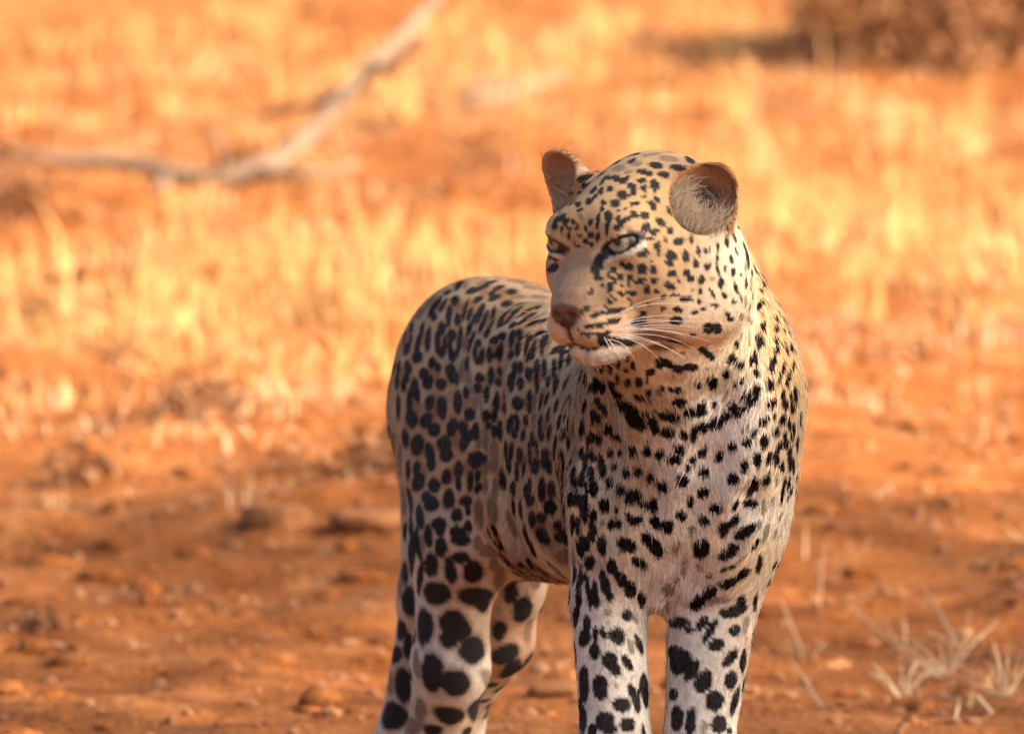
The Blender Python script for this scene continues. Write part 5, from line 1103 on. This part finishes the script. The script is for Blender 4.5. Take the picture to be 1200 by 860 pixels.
# whiskers: three points each (mm)
WHISKERS = [
    ((93.7, -96.5, 617.3), (122.8, -101.8, 635.0), (162.7, -100.3, 636.3)),
    ((98.3, -92.3, 612.2), (130.6, -92.8, 620.0), (170.6, -89.2, 617.2)),
    ((99.9, -89.2, 607.9), (134.5, -89.2, 611.0), (178.5, -77.5, 606.6)),
    ((99.9, -87.2, 604.6), (138.4, -87.2, 605.4), (183.3, -67.2, 592.1)),
    ((98.4, -87.1, 601.5), (138.4, -87.1, 600.0), (171.0, -67.1, 582.0)),
    ((93.8, -91.2, 599.7), (123.0, -91.2, 596.6), (155.6, -71.2, 580.2)),
    ((88.3, -95.8, 598.7), (103.7, -95.8, 590.9), (113.9, -75.8, 568.4)),
    ((86.0, -98.7, 599.8), (96.0, -98.7, 585.9), (98.5, -78.7, 570.3)),
    ((96.0, -91.7, 603.6), (130.6, -91.7, 595.1), (160.2, -71.7, 574.8)),
    ((102.2, -86.4, 609.2), (146.1, -86.4, 614.6), (201.8, -66.4, 607.6)),
    ((92.1, -97.0, 620.5), (130.5, -100.0, 631.7), (181.4, -86.0, 625.4)),
    ((90.6, -99.1, 608.4), (126.7, -99.1, 608.4), (165.4, -79.1, 598.2)),
    ((96.8, -92.4, 606.8), (130.6, -92.4, 609.1), (153.7, -90.3, 607.3)),
    ((89.1, -99.0, 603.7), (115.2, -99.0, 595.2), (134.7, -79.0, 575.7)),
    ((93.7, -96.9, 610.4), (122.9, -96.9, 616.6), (158.2, -92.9, 613.0)),
    ((82.9, -102.0, 601.7), (89.1, -102.0, 587.0), (89.3, -82.0, 573.8)),
]

# ---------------------------------------------------------------- the leopard
COLOURS = {   # coat colours
    'face': (0.42, 0.258, 0.116), 'facec': (0.55, 0.39, 0.22), 'nose': (0.285, 0.182, 0.104), 'pad': (0.56, 0.36, 0.205),
    'white': (0.81, 0.765, 0.655), 'cream': (0.72, 0.605, 0.42), 'gold': (0.62, 0.42, 0.21), 'tanc': (0.52, 0.385, 0.235),
    'tan': (0.37, 0.262, 0.155), 'back': (0.32, 0.23, 0.145), 'belly': (0.60, 0.53, 0.45), 'legc': (0.56, 0.455, 0.345),
    'leg': (0.60, 0.55, 0.47), 'inner': (0.40, 0.275, 0.19),
}
PATCH = {'W': (0.70, 0.63, 0.53), 'C': (0.62, 0.48, 0.33), 'P': (0.56, 0.37, 0.215), 'N': (0.285, 0.182, 0.104), 'R': (0.40, 0.13, 0.05),
         'K': (0.03, 0.02, 0.017), 'B': (0.17, 0.085, 0.04), 'O': (0.54, 0.36, 0.20), 'T': (0.24, 0.118, 0.055)}
DARK = np.array((0.0065, 0.0042, 0.0033)); FAINT = np.array((0.14, 0.098, 0.068))

PRIMS = build_prims()
BODY_V, BODY_Q = surface_nets(PRIMS, 0.003)
g_ = gradient(PRIMS, BODY_V)
BODY_N = g_ / np.maximum(np.linalg.norm(g_, axis=1), 1e-6)[:, None]

HALO = None
def mark_weight(P, N, order, xs, row, soft):
    """indices and 0..1 cover of one mark over the points P"""
    c = np.array(row[0:3]) * 0.0005; e1 = np.array(row[3:6]) * 0.0001; e2 = np.array(row[6:9]) * 0.0001
    R = max(np.linalg.norm(e1), np.linalg.norm(e2)) * (1.35 + soft)
    i0, i1 = np.searchsorted(xs, (c[0] - R, c[0] + R))
    idx = order[i0:i1]
    d = P[idx] - c
    m = (np.abs(d[:, 1]) < R + 0.01) & (np.abs(d[:, 2]) < R + 0.01)
    idx = idx[m]; d = d[m]
    if len(idx) == 0: return idx, d[:, 0]
    n = np.cross(e1, e2); n = n / np.linalg.norm(n)
    if n[1] > 0: n = -n
    if not soft:                               # hair blurs the rim of a mark: give it back a little breadth
        head = np.linalg.norm(c - HEAD_POS) < 0.135
        small = min(np.linalg.norm(e1), np.linalg.norm(e2))
        grow = 0.00045 if head else 0.0002 + 0.0006 * float(smoothstep(0.007, 0.003, small)) + (0.00025 if c[1] > 0.3 else 0)
        e1 = e1 * (1 + grow / np.linalg.norm(e1)); e2 = e2 * (1 + grow / np.linalg.norm(e2))
    G = np.array([[e1 @ e1, e1 @ e2], [e1 @ e2, e2 @ e2]]); D = np.linalg.inv(G) @ np.stack([e1, e2])
    ab = d @ D.T; h = d @ n
    r = np.sqrt((ab * ab).sum(1)) / 1.05
    ok = (np.abs(h) < 0.016 + 0.8 * R) & ((N[idx] @ n) > -0.1)
    if soft:
        w = 1 - smoothstep(0.55, 1.35, r)
    else:
        rm = math.sqrt(max(np.linalg.norm(np.cross(e1, e2)), 1e-9))
        fr = min(0.55 / rm, 420)
        r = r * (1 + (0.12 if head else 0.20) * vnoise(P[idx], fr, 31)) + (0.04 if head else 0.10) * vnoise(P[idx] * np.array([1, 1, 0.4]), 560, 33)
        w = 1 - smoothstep(0.93, 1.10, r)
        HALO[idx] = np.maximum(HALO[idx], (1 - smoothstep(1.0, 1.5, r)) * ok) if HALO is not None else 0
    return idx, w * ok

HEAD_INV = HR.T
def coat(P, N, mid):
    """base colour, hair direction and length at surface points"""
    C = np.array([c[:3] for c in COAT]) * 0.001
    col = np.array([COLOURS[c[3]] for c in COAT]); fl = np.array([c[4:7] for c in COAT]); ln = np.array([c[7] for c in COAT])
    rgb = np.zeros((len(P), 3)); fd = np.zeros((len(P), 3)); le = np.zeros(len(P))
    for s in range(0, len(P), 40000):
        d2 = ((P[s:s + 40000, None, :] - C[None]) ** 2).sum(2)
        w = 1 / (d2 + 2.5e-4) ** 2.2
        w /= w.sum(1, keepdims=True)
        rgb[s:s + 40000] = w @ col; fd[s:s + 40000] = w @ fl; le[s:s + 40000] = w @ ln
    le = le * (0.66 - 0.30 * smoothstep(0.02, -0.02, np.linalg.norm(P - HEAD_POS, axis=1) - 0.13) - 0.26 * smoothstep(0.18, 0.34, P[:, 1]))
    if mid:                                    # marks show where the middle of a hair lies, not its root
        t = fd - N * (fd * N).sum(1)[:, None]
        t /= np.maximum(np.linalg.norm(t, axis=1), 1e-6)[:, None]
        P = P + t * (le * 0.0007)[:, None]
    H = (P - HEAD_POS) @ HR * 1000
    order = np.argsort(P[:, 0]); xs = P[order, 0]
    for k, rgbk in PATCH.items():
        for row in MARKS.get(k, ()):
            idx, w = mark_weight(P, N, order, xs, row, 0.6)
            if len(idx): rgb[idx] = rgb[idx] * (1 - w[:, None] * 0.9) + np.array(rgbk) * w[:, None] * 0.9
    global HALO
    HALO = np.zeros(len(P))
    dark = np.zeros(len(P)); faint = np.zeros(len(P))
    for k, arr in (('d', dark), ('f', faint)):
        for row in MARKS.get(k, []) + HIDDEN.get(k, []):
            idx, w = mark_weight(P, N, order, xs, row, 0)
            if len(idx): arr[idx] = np.maximum(arr[idx], w)
    hb = (HALO * 0.6 * smoothstep(0.22, 0.36, P[:, 1]))[:, None]     # brown rim of the rosettes
    rgb = rgb * (1 - hb) + np.array((0.20, 0.10, 0.05)) * hb
    return rgb, fd, le, dark, faint, H

def hidden_rosettes():
    """rosettes for the sides of the body that the marks above do not reach"""
    rng = np.random.default_rng(5)
    known = np.array([r[:3] for r in MARKS['d'] + MARKS['f']]) * 0.0005
    out = []; pts = []
    to_cam = np.array([0.0, -0.99, 0.12])
    cand = rng.permutation(len(BODY_V))[:26000]
    face = (BODY_N[cand] @ to_cam) < 0.10
    low = BODY_V[cand][:, 2] < 1.775 - (10 + BODY_V[cand][:, 1]) * 0.1566
    behind = BODY_V[cand][:, 1] > 0.13
    near = np.concatenate([((BODY_V[q][:, None] - known[None]) ** 2).sum(2).min(1) for q in np.array_split(cand, 40)])
    cand = cand[face | low | (behind & (near > 0.028 ** 2))]
    known_g = known[None]
    for i in cand:
        p = BODY_V[i]
        leg = p[2] < 0.26
        gap = 0.026 if leg else 0.036
        if pts and np.min(((np.array(pts) - p) ** 2).sum(1)) < gap ** 2: continue
        if np.min(((known - p) ** 2).sum(1)) < (0.6 * gap) ** 2: continue
        h = (p - HEAD_POS) @ HR * 1000
        if h[2] > -90 and abs(h[0]) < 120 and abs(h[1]) < 120: head = True
        else: head = False
        pts.append(p); n = BODY_N[i]
        t = np.cross(n, (0.2, 0.9, 0.3)); t /= np.linalg.norm(t) + 1e-9; b = np.cross(n, t)
        k = 1 if (leg or head) else rng.integers(3, 5)
        a0 = rng.uniform(0, 6.28)
        for q in range(k):
            a = a0 + q * 6.28 / max(k, 1) * 0.9
            rad = 0.0 if k == 1 else 0.0115
            c = p + (t * math.cos(a) + b * math.sin(a)) * rad
            s1 = (0.0085 if leg else 0.005 if head else 0.0065) * rng.uniform(0.8, 1.25); s2 = s1 * rng.uniform(0.6, 0.95)
            d1 = -t * math.sin(a) + b * math.cos(a); d2 = np.cross(n, d1)
            out.append([*np.round(c * 2000), *np.round(d1 * s1 * 1e4), *np.round(d2 * s2 * 1e4)])
    return out
_h = hidden_rosettes()
HIDDEN = {'d': _h}

def ear_shade(P, H, rgb, le):
    """inside of the ear cups, and their black backs"""
    inner = np.zeros(len(P), bool)
    for p in PRIMS:
        if p['tag'] == 'ear' and p['sub']:
            d = prim_dist(p, P)
            q = (P - p['c']) @ p['R'] / p['r']
            m = np.abs(d) < 0.0016
            inner |= m
            rr = np.sqrt(q[:, 1] ** 2 + q[:, 2] ** 2)
            side = 1.0 if (p['c'] - HEAD_POS) @ HR[:, 1] > 0 else -1.0
            deep = smoothstep(0.95, 0.45, rr)
            tone = smoothstep(-0.55, 0.25, q[:, 2] + 0.25 * q[:, 1] * side)
            rim = np.array((0.36, 0.17, 0.075)); pit = np.array((0.05, 0.032, 0.022)) if side > 0 else np.array((0.30, 0.17, 0.10))
            pale = np.array((0.42, 0.29, 0.18)) if side > 0 else np.array((0.46, 0.29, 0.18))
            c = rim + (pit - rim) * (deep * (0.3 + 0.7 * tone))[:, None]
            c = c + (pale - c) * (deep * (1 - tone) * 0.9)[:, None]
            fade = smoothstep(0.15, -0.55, q[:, 2])[:, None]           # towards the cheek the cup is furred like the head
            c = c * (1 - fade) + rgb * 0.9 * fade
            rgb[m] = c[m]; le[m] = 5.5
    for p in PRIMS:
        if p['tag'] == 'ear' and not p['sub']:
            d = prim_dist(p, P); q = (P - p['c']) @ p['R'] / p['r']
            lip = (np.abs(d) < 0.006) & (q[:, 0] > -0.12) & (q[:, 2] > 0.05) & ~inner
            rgb[lip] = rgb[lip] * 0.15 + np.array((0.33, 0.14, 0.055)) * 0.9
            le[lip] = 5.5
            back = (np.abs(d) < 0.004) & (q[:, 0] < -0.25) & (q[:, 2] > -0.7) & ~inner
            rgb[back] = np.where((q[back, 2] > 0.25)[:, None], np.array((0.45, 0.36, 0.26)), np.array((0.05, 0.04, 0.035)))
    return inner

def bare_mask(P, H):
    """skin with no hair: nose leather, lids' edges"""
    wd = np.where(H[:, 2] > -30, 18.0, 18.0 + (H[:, 2] + 30) * 0.75)      # broad above, narrowing to the lip
    nose = (np.abs(H[:, 1] / np.maximum(wd, 3)) ** 2.5 + np.abs((H[:, 2] + 31) / 11.5) ** 2.5 < 1) & (H[:, 0] > 99)
    lid = np.zeros(len(P)); band = np.zeros(len(P))
    for s in (1, -1):
        ec = np.array((EYE[0], EYE[1] * s, EYE[2]))
        ef = unit((0.90, 0.40 * s, 0.06)); slit = unit((-0.36, 0.92 * s, SLANT)); up = np.cross(ef, slit) * s
        d = H - (ec + ef * 18)
        r = np.sqrt(((d @ slit) / 22.5) ** 2 + ((d @ up + 1.0) / 8.0) ** 2)
        near = (d @ ef > -13) & (d @ ef < 12)
        lid = np.maximum(lid, (1 - smoothstep(0.96, 1.10, r)) * near)
        low = smoothstep(0.0, -3.0, d @ up) * smoothstep(-21, -10, d @ slit)
        band = np.maximum(band, smoothstep(1.02, 1.14, r) * (1 - smoothstep(1.45, 1.75, r)) * low * near)
    return nose, lid, band

def shade(P, N, mid=False):
    rgb, fd, le, dark, faint, H = coat(P, N, mid)
    inner = ear_shade(P, H, rgb, le)
    nose, lid, band = bare_mask(P, H)
    le = np.where((lid > 0.2) | (band > 0.3), 1.6, le)
    body = smoothstep(0.0, 0.1, P[:, 1] - 0.15)
    # fine uneven tint of the coat
    rgb = rgb * (1 + 0.10 * vnoise(P, 60, 8) + 0.10 * vnoise(P, 16, 9) + 0.16 * vnoise(P, 330, 10))[:, None]
    warm = np.clip(0.4 + 1.2 * vnoise(P, 50, 12), 0, 1) * body
    rgb = rgb * (1 - warm[:, None] * np.array((0.04, 0.17, 0.32)))
    k = (dark * ~inner)[:, None]; kf = (faint * (0.75 - 0.1 * smoothstep(0.2, 0.35, P[:, 1])) * ~inner)[:, None]
    rgb = rgb * (1 - kf) + FAINT * kf
    rgb = rgb * (1 - k) + DARK * k
    rgb = rgb * (1 - 0.85 * band[:, None]) + np.array((0.66, 0.58, 0.47)) * 0.85 * band[:, None]
    rgb = rgb * (1 - lid[:, None]) + np.array((0.012, 0.010, 0.009)) * lid[:, None]
    nz_ = smoothstep(-41, -30, H[:, 2])[:, None]
    leather = np.array((0.022, 0.012, 0.010)) * (1 - nz_) + np.array((0.11, 0.045, 0.026)) * nz_
    rgb[nose] = leather[nose]
    lip = np.full(len(P), 9.0)
    for p in PRIMS:
        if p['tag'] == 'mouth': lip = np.minimum(lip, prim_dist(p, P))
    lw = (1 - smoothstep(0.0006, 0.0028, lip))[:, None] * 0.92
    rgb = rgb * (1 - lw) + np.array((0.018, 0.011, 0.009)) * lw
    bare = nose | (lid > 0.3) | (lip < 0.0012)
    return np.clip(rgb, 0.004, 1), fd, le, np.maximum(dark, faint), bare, inner, H

def skin_material():
    n = Nodes('leopard_skin')
    a = n.add('ShaderNodeAttribute', attribute_name='coat')
    r = n.add('ShaderNodeAttribute', attribute_name='bare')
    n.link(a.outputs['Color'], n.bsdf.inputs['Base Color'])
    mr = n.add('ShaderNodeMapRange'); n.link(r.outputs['Fac'], mr.inputs[0])
    mr.inputs[3].default_value = 0.85; mr.inputs[4].default_value = 0.38
    n.link(mr.outputs[0], n.bsdf.inputs['Roughness'])
    vz = n.add('ShaderNodeTexVoronoi', Scale=420.0)
    n.bump(vz.outputs[0], 0.35, 0.0012)
    return n.m

def fur_material():
    n = Nodes('leopard_fur')
    a = n.add('ShaderNodeAttribute', attribute_name='tint')
    nr = n.add('ShaderNodeAttribute', attribute_name='skin_normal')
    geo = n.add('ShaderNodeNewGeometry')
    mixn = n.add('ShaderNodeMix'); mixn.data_type = 'VECTOR'
    mixn.inputs[0].default_value = 0.75
    n.link(geo.outputs['Normal'], mixn.inputs[4]); n.link(nr.outputs['Vector'], mixn.inputs[5])
    nn = n.add('ShaderNodeVectorMath', operation='NORMALIZE'); n.link(mixn.outputs[1], nn.inputs[0])
    n.link(a.outputs['Color'], n.bsdf.inputs['Base Color'])
    n.link(nn.outputs[0], n.bsdf.inputs['Normal'])
    n.bsdf.inputs['Roughness'].default_value = 0.55
    n.bsdf.inputs['Specular IOR Level'].default_value = 0.02
    return n.m

def hair_object(name, roots, pts, rgb, normals, r0, r1, mat, parent):
    """pts (n,k,3): strands from root to tip"""
    n, k = pts.shape[:2]
    hc = bpy.data.hair_curves.new(name)
    hc.add_curves([k] * n)
    hc.points.foreach_set('position', pts.reshape(-1).astype(np.float32))
    t = np.linspace(0, 1, k)
    ra = hc.attributes.get('radius') or hc.attributes.new('radius', 'FLOAT', 'POINT')
    rad = (np.asarray(r0).reshape(-1, 1) * (1 - t) + np.asarray(r1).reshape(-1, 1) * t) * np.ones((n, 1))
    ra.data.foreach_set('value', rad.reshape(-1).astype(np.float32))
    ca = hc.attributes.new('tint', 'FLOAT_COLOR', 'CURVE')
    ca.data.foreach_set('color', np.concatenate([rgb, np.ones((n, 1))], 1).reshape(-1).astype(np.float32))
    na = hc.attributes.new('skin_normal', 'FLOAT_VECTOR', 'CURVE')
    na.data.foreach_set('vector', normals.reshape(-1).astype(np.float32))
    hc.materials.append(mat)
    return link(bpy.data.objects.new(name, hc), parent)

N_HAIR = 620000
def build_leopard():
    root = bpy.data.objects.new('leopard', None)
    root.location = (0.12, 0.1, 0.0)
    link(root)
    describe(root, 'leopard with black rosettes standing on red soil, head turned aside', 'leopard')
    body = mesh_object('body', BODY_V, BODY_Q, skin_material(), root)
    rgb, fd, le, dark, bare, inner, H = shade(BODY_V, BODY_N)
    me = body.data
    ca = me.attributes.new('coat', 'FLOAT_COLOR', 'POINT')
    ca.data.foreach_set('color', np.concatenate([rgb, np.ones((len(rgb), 1))], 1).reshape(-1).astype(np.float32))
    ba = me.attributes.new('bare', 'FLOAT', 'POINT')
    ba.data.foreach_set('value', bare.astype(np.float32))
    # fur roots, denser where the hair is short
    rng = np.random.default_rng(3)
    T = np.concatenate([BODY_Q[:, [0, 1, 2]], BODY_Q[:, [0, 2, 3]]])
    a, b, c = BODY_V[T[:, 0]], BODY_V[T[:, 1]], BODY_V[T[:, 2]]
    area = 0.5 * np.linalg.norm(np.cross(b - a, c - a), axis=1)
    lt = le[T].mean(1)
    behind = (BODY_N[T[:, 0]] @ np.array([0, -0.99, 0.1])) < -0.45
    w = area * np.clip(11.0 / lt, 0.75, 2.6) * np.where(behind, 0.45, 1.0) * np.where(bare[T].any(1), 0.0, 1.0)
    w = w * np.where((a[:, 2] < 0.09), 0.5, 1.0)
    tri = np.searchsorted(np.cumsum(w) / w.sum(), rng.random(N_HAIR))
    u = rng.random(N_HAIR); v = rng.random(N_HAIR); f = u + v > 1; u[f] = 1 - u[f]; v[f] = 1 - v[f]
    P = a[tri] + u[:, None] * (b - a)[tri] + v[:, None] * (c - a)[tri]
    g = BODY_N[T[tri, 0]] * (1 - u - v)[:, None] + BODY_N[T[tri, 1]] * u[:, None] + BODY_N[T[tri, 2]] * v[:, None]
    N = g / np.linalg.norm(g, axis=1)[:, None]
    rgb, fd, le, dark, bare, inner, H = shade(P, N, True)
    keep = ~bare
    P, N, rgb, fd, le, dark, H = P[keep], N[keep], rgb[keep], fd[keep], le[keep], dark[keep], H[keep]
    n = len(P)
    side = np.cross(N, fd)
    fd = fd + side * (0.35 * vnoise(P, 38, 21) + 0.2 * vnoise(P, 110, 22))[:, None]
    t = fd - N * (fd * N).sum(1)[:, None]
    t /= np.maximum(np.linalg.norm(t, axis=1), 1e-6)[:, None]
    t = t + rng.normal(0, 0.13, (n, 3)); t -= N * (t * N).sum(1)[:, None]; t /= np.linalg.norm(t, axis=1)[:, None]
    L = le * 0.001 * rng.uniform(0.65, 1.1, n)
    wild = (rng.random(n) < 0.04) & (le > 5)
    L = np.where(wild, L * 1.6, L)
    lift = rng.uniform(0.20, 0.42, n) + wild * 0.25
    s = np.linspace(0, 1, 4)
    pts = P[:, None] + t[:, None] * (L[:, None] * s)[:, :, None] + N[:, None] * (L[:, None] * (lift[:, None] * s - 0.62 * lift[:, None] * s ** 2))[:, :, None]
    pts[:, :, :] -= N[:, None] * 0.0006
    tint = rgb * rng.uniform(0.66, 1.26, (n, 1)) * (1 + 0.10 * vnoise(P, 210, 41))[:, None] * (1 + rng.normal(0, 0.03, (n, 3)))
    fat = np.clip(le / 9.0, 0.62, 1.1)
    hair_object('fur', P, pts, np.clip(tint, 0.003, 1), N, 0.00040 * fat, 0.00011 * fat, fur_material(), root)
    return root
LEOPARD = build_leopard()

def build_eyes():
    n = Nodes('leopard_eye')
    tc = n.add('ShaderNodeTexCoord')
    sx = n.add('ShaderNodeSeparateXYZ'); n.link(tc.outputs['Object'], sx.inputs[0])
    # angle from the axis of sight: object x is the line of sight
    y2 = n.add('ShaderNodeMath', operation='MULTIPLY'); n.link(sx.outputs[1], y2.inputs[0]); n.link(sx.outputs[1], y2.inputs[1])
    z2 = n.add('ShaderNodeMath', operation='MULTIPLY'); n.link(sx.outputs[2], z2.inputs[0]); n.link(sx.outputs[2], z2.inputs[1])
    sm = n.add('ShaderNodeMath', operation='ADD'); n.link(y2.outputs[0], sm.inputs[0]); n.link(z2.outputs[0], sm.inputs[1])
    sq = n.add('ShaderNodeMath', operation='SQRT'); n.link(sm.outputs[0], sq.inputs[0])
    dv = n.add('ShaderNodeMath', operation='DIVIDE'); n.link(sq.outputs[0], dv.inputs[0]); dv.inputs[1].default_value = EYE_R
    c = n.ramp(dv.outputs[0], [(0.0, (0.01, 0.01, 0.01)), (0.17, (0.012, 0.012, 0.01)), (0.22, (0.18, 0.165, 0.11)), (0.40, (0.30, 0.285, 0.225)), (0.54, (0.17, 0.16, 0.12)), (0.61, (0.02, 0.016, 0.012)), (1.0, (0.03, 0.022, 0.018))])
    nz = n.add('ShaderNodeTexNoise', Scale=380.0, Detail=3.0); n.link(tc.outputs['Object'], nz.inputs['Vector'])
    f = n.ramp(nz.outputs[0], [(0.35, (0.75, 0.74, 0.72)), (0.65, (1.12, 1.1, 1.06))])
    n.link(n.mix(1.0, c, f, 'MULTIPLY'), n.bsdf.inputs['Base Color'])
    n.bsdf.inputs['Roughness'].default_value = 0.22
    n.bsdf.inputs['Coat Weight'].default_value = 0.1
    n.bsdf.inputs['Coat Roughness'].default_value = 0.03
    for s in (1, -1):
        bm = bmesh.new(); bmesh.ops.create_uvsphere(bm, u_segments=40, v_segments=28, radius=EYE_R)
        me = bpy.data.meshes.new('eye'); bm.to_mesh(me); bm.free()
        me.polygons.foreach_set('use_smooth', np.ones(len(me.polygons), bool)); me.materials.append(n.m)
        ob = bpy.data.objects.new('eye', me)
        gaze = HR @ unit((0.90, 0.30 * s, 0.16))
        R = rot_frame(gaze)
        COL.objects.link(ob)
        ob.parent = LEOPARD
        M = Matrix(R.tolist()).to_4x4(); M.translation = Vector(HW((EYE[0], EYE[1] * s, EYE[2]))) - LEOPARD.location
        ob.matrix_local = M
build_eyes()

def build_whiskers():
    n = Nodes('whisker'); n.bsdf.inputs['Base Color'].default_value = (0.88, 0.84, 0.78, 1); n.bsdf.inputs['Roughness'].default_value = 0.35
    def tube(p0, p1, p2, r):
        V, F = [], []
        k, m = 14, 6
        for i in range(k + 1):
            t = i / k
            p = (1 - t) ** 2 * p0 + 2 * t * (1 - t) * p1 + t * t * p2
            d = unit(2 * (1 - t) * (p1 - p0) + 2 * t * (p2 - p1))
            x = unit(np.cross(d, (0.3, 0.1, 1.0))); y = np.cross(d, x)
            rr = r * (1 - 0.85 * t)
            for j in range(m):
                a = j * 6.2832 / m
                V.append((p + (x * math.cos(a) + y * math.sin(a)) * rr).tolist())
        for i in range(k):
            for j in range(m):
                F.append((i * m + j, i * m + (j + 1) % m, (i + 1) * m + (j + 1) % m, (i + 1) * m + j))
        return V, F
    for w in WHISKERS:
        p = [np.array(q) * 0.001 for q in w]
        mid = 2 * p[1] - 0.5 * (p[0] + p[2])
        V, F = tube(p[0], mid, p[2], 0.00034)
        mesh_object('whisker', V, F, n.m, LEOPARD)
    # the far cheek's whiskers, in the head's own measure
    for i in range(4):
        a = i / 3.0
        p0 = HW((92 - 18 * (i % 3), -34 + 2 * (i % 2), -36 - 6 * (i % 4))); p1 = HW((80, -75, -36 - 20 * a)); p2 = HW((42, -118, -50 - 45 * a))
        V, F = tube(p0, p1, p2, 0.0004); mesh_object('whisker', V, F, n.m, LEOPARD)
build_whiskers()

def build_ear_hair():
    rng = np.random.default_rng(9)
    P, T, C, NN = [], [], [], []
    for p in PRIMS:
        if p['tag'] == 'ear' and p['sub']:
            side = 1.0 if (p['c'] - HEAD_POS) @ HR[:, 1] > 0 else -1.0
            n = 1100 if side > 0 else 60
            a = np.clip(rng.normal(4.6, 0.75, n), 2.9, 6.4)
            rr = np.sqrt(rng.uniform(0.25, 0.98, n))
            y, z = np.cos(a) * rr, np.sin(a) * rr
            x = -np.sqrt(np.clip(1 - rr ** 2, 0, 1))
            q = np.stack([x, y * (1 if side > 0 else 1), z], 1) * p['r']
            root_ = p['c'] + q @ p['R'].T
            inward = np.stack([rng.uniform(0.1, 0.5, n), -y * 0.3 + rng.normal(0, .3, n), 0.9 + rng.normal(0, .2, n)], 1)
            d = inward @ p['R'].T; d /= np.linalg.norm(d, axis=1)[:, None]
            P.append(root_); T.append(d * (0.001 * (5 + 25 * rng.random(n) ** 1.5))[:, None]); NN.append(np.tile(p['R'][:, 0], (n, 1)))
            base = np.array((0.46, 0.34, 0.23))
            C.append(base * rng.uniform(0.6, 1.25, (n, 1)))
    P, T, C, NN = map(np.concatenate, (P, T, C, NN))
    s = np.linspace(0, 1, 5)
    curl = np.cross(T, NN)
    pts = P[:, None] + T[:, None] * s[None, :, None] + (curl * rng.normal(0, 0.35, (len(P), 1)))[:, None] * (s ** 2)[None, :, None] + (NN * 0.004)[:, None] * (s * (1 - s) * 3)[None, :, None]
    hair_object('ear_hair', P, pts, C, NN, np.full(len(P), 0.00026), np.full(len(P), 0.00007), bpy.data.materials['leopard_fur'], LEOPARD)
build_ear_hair()
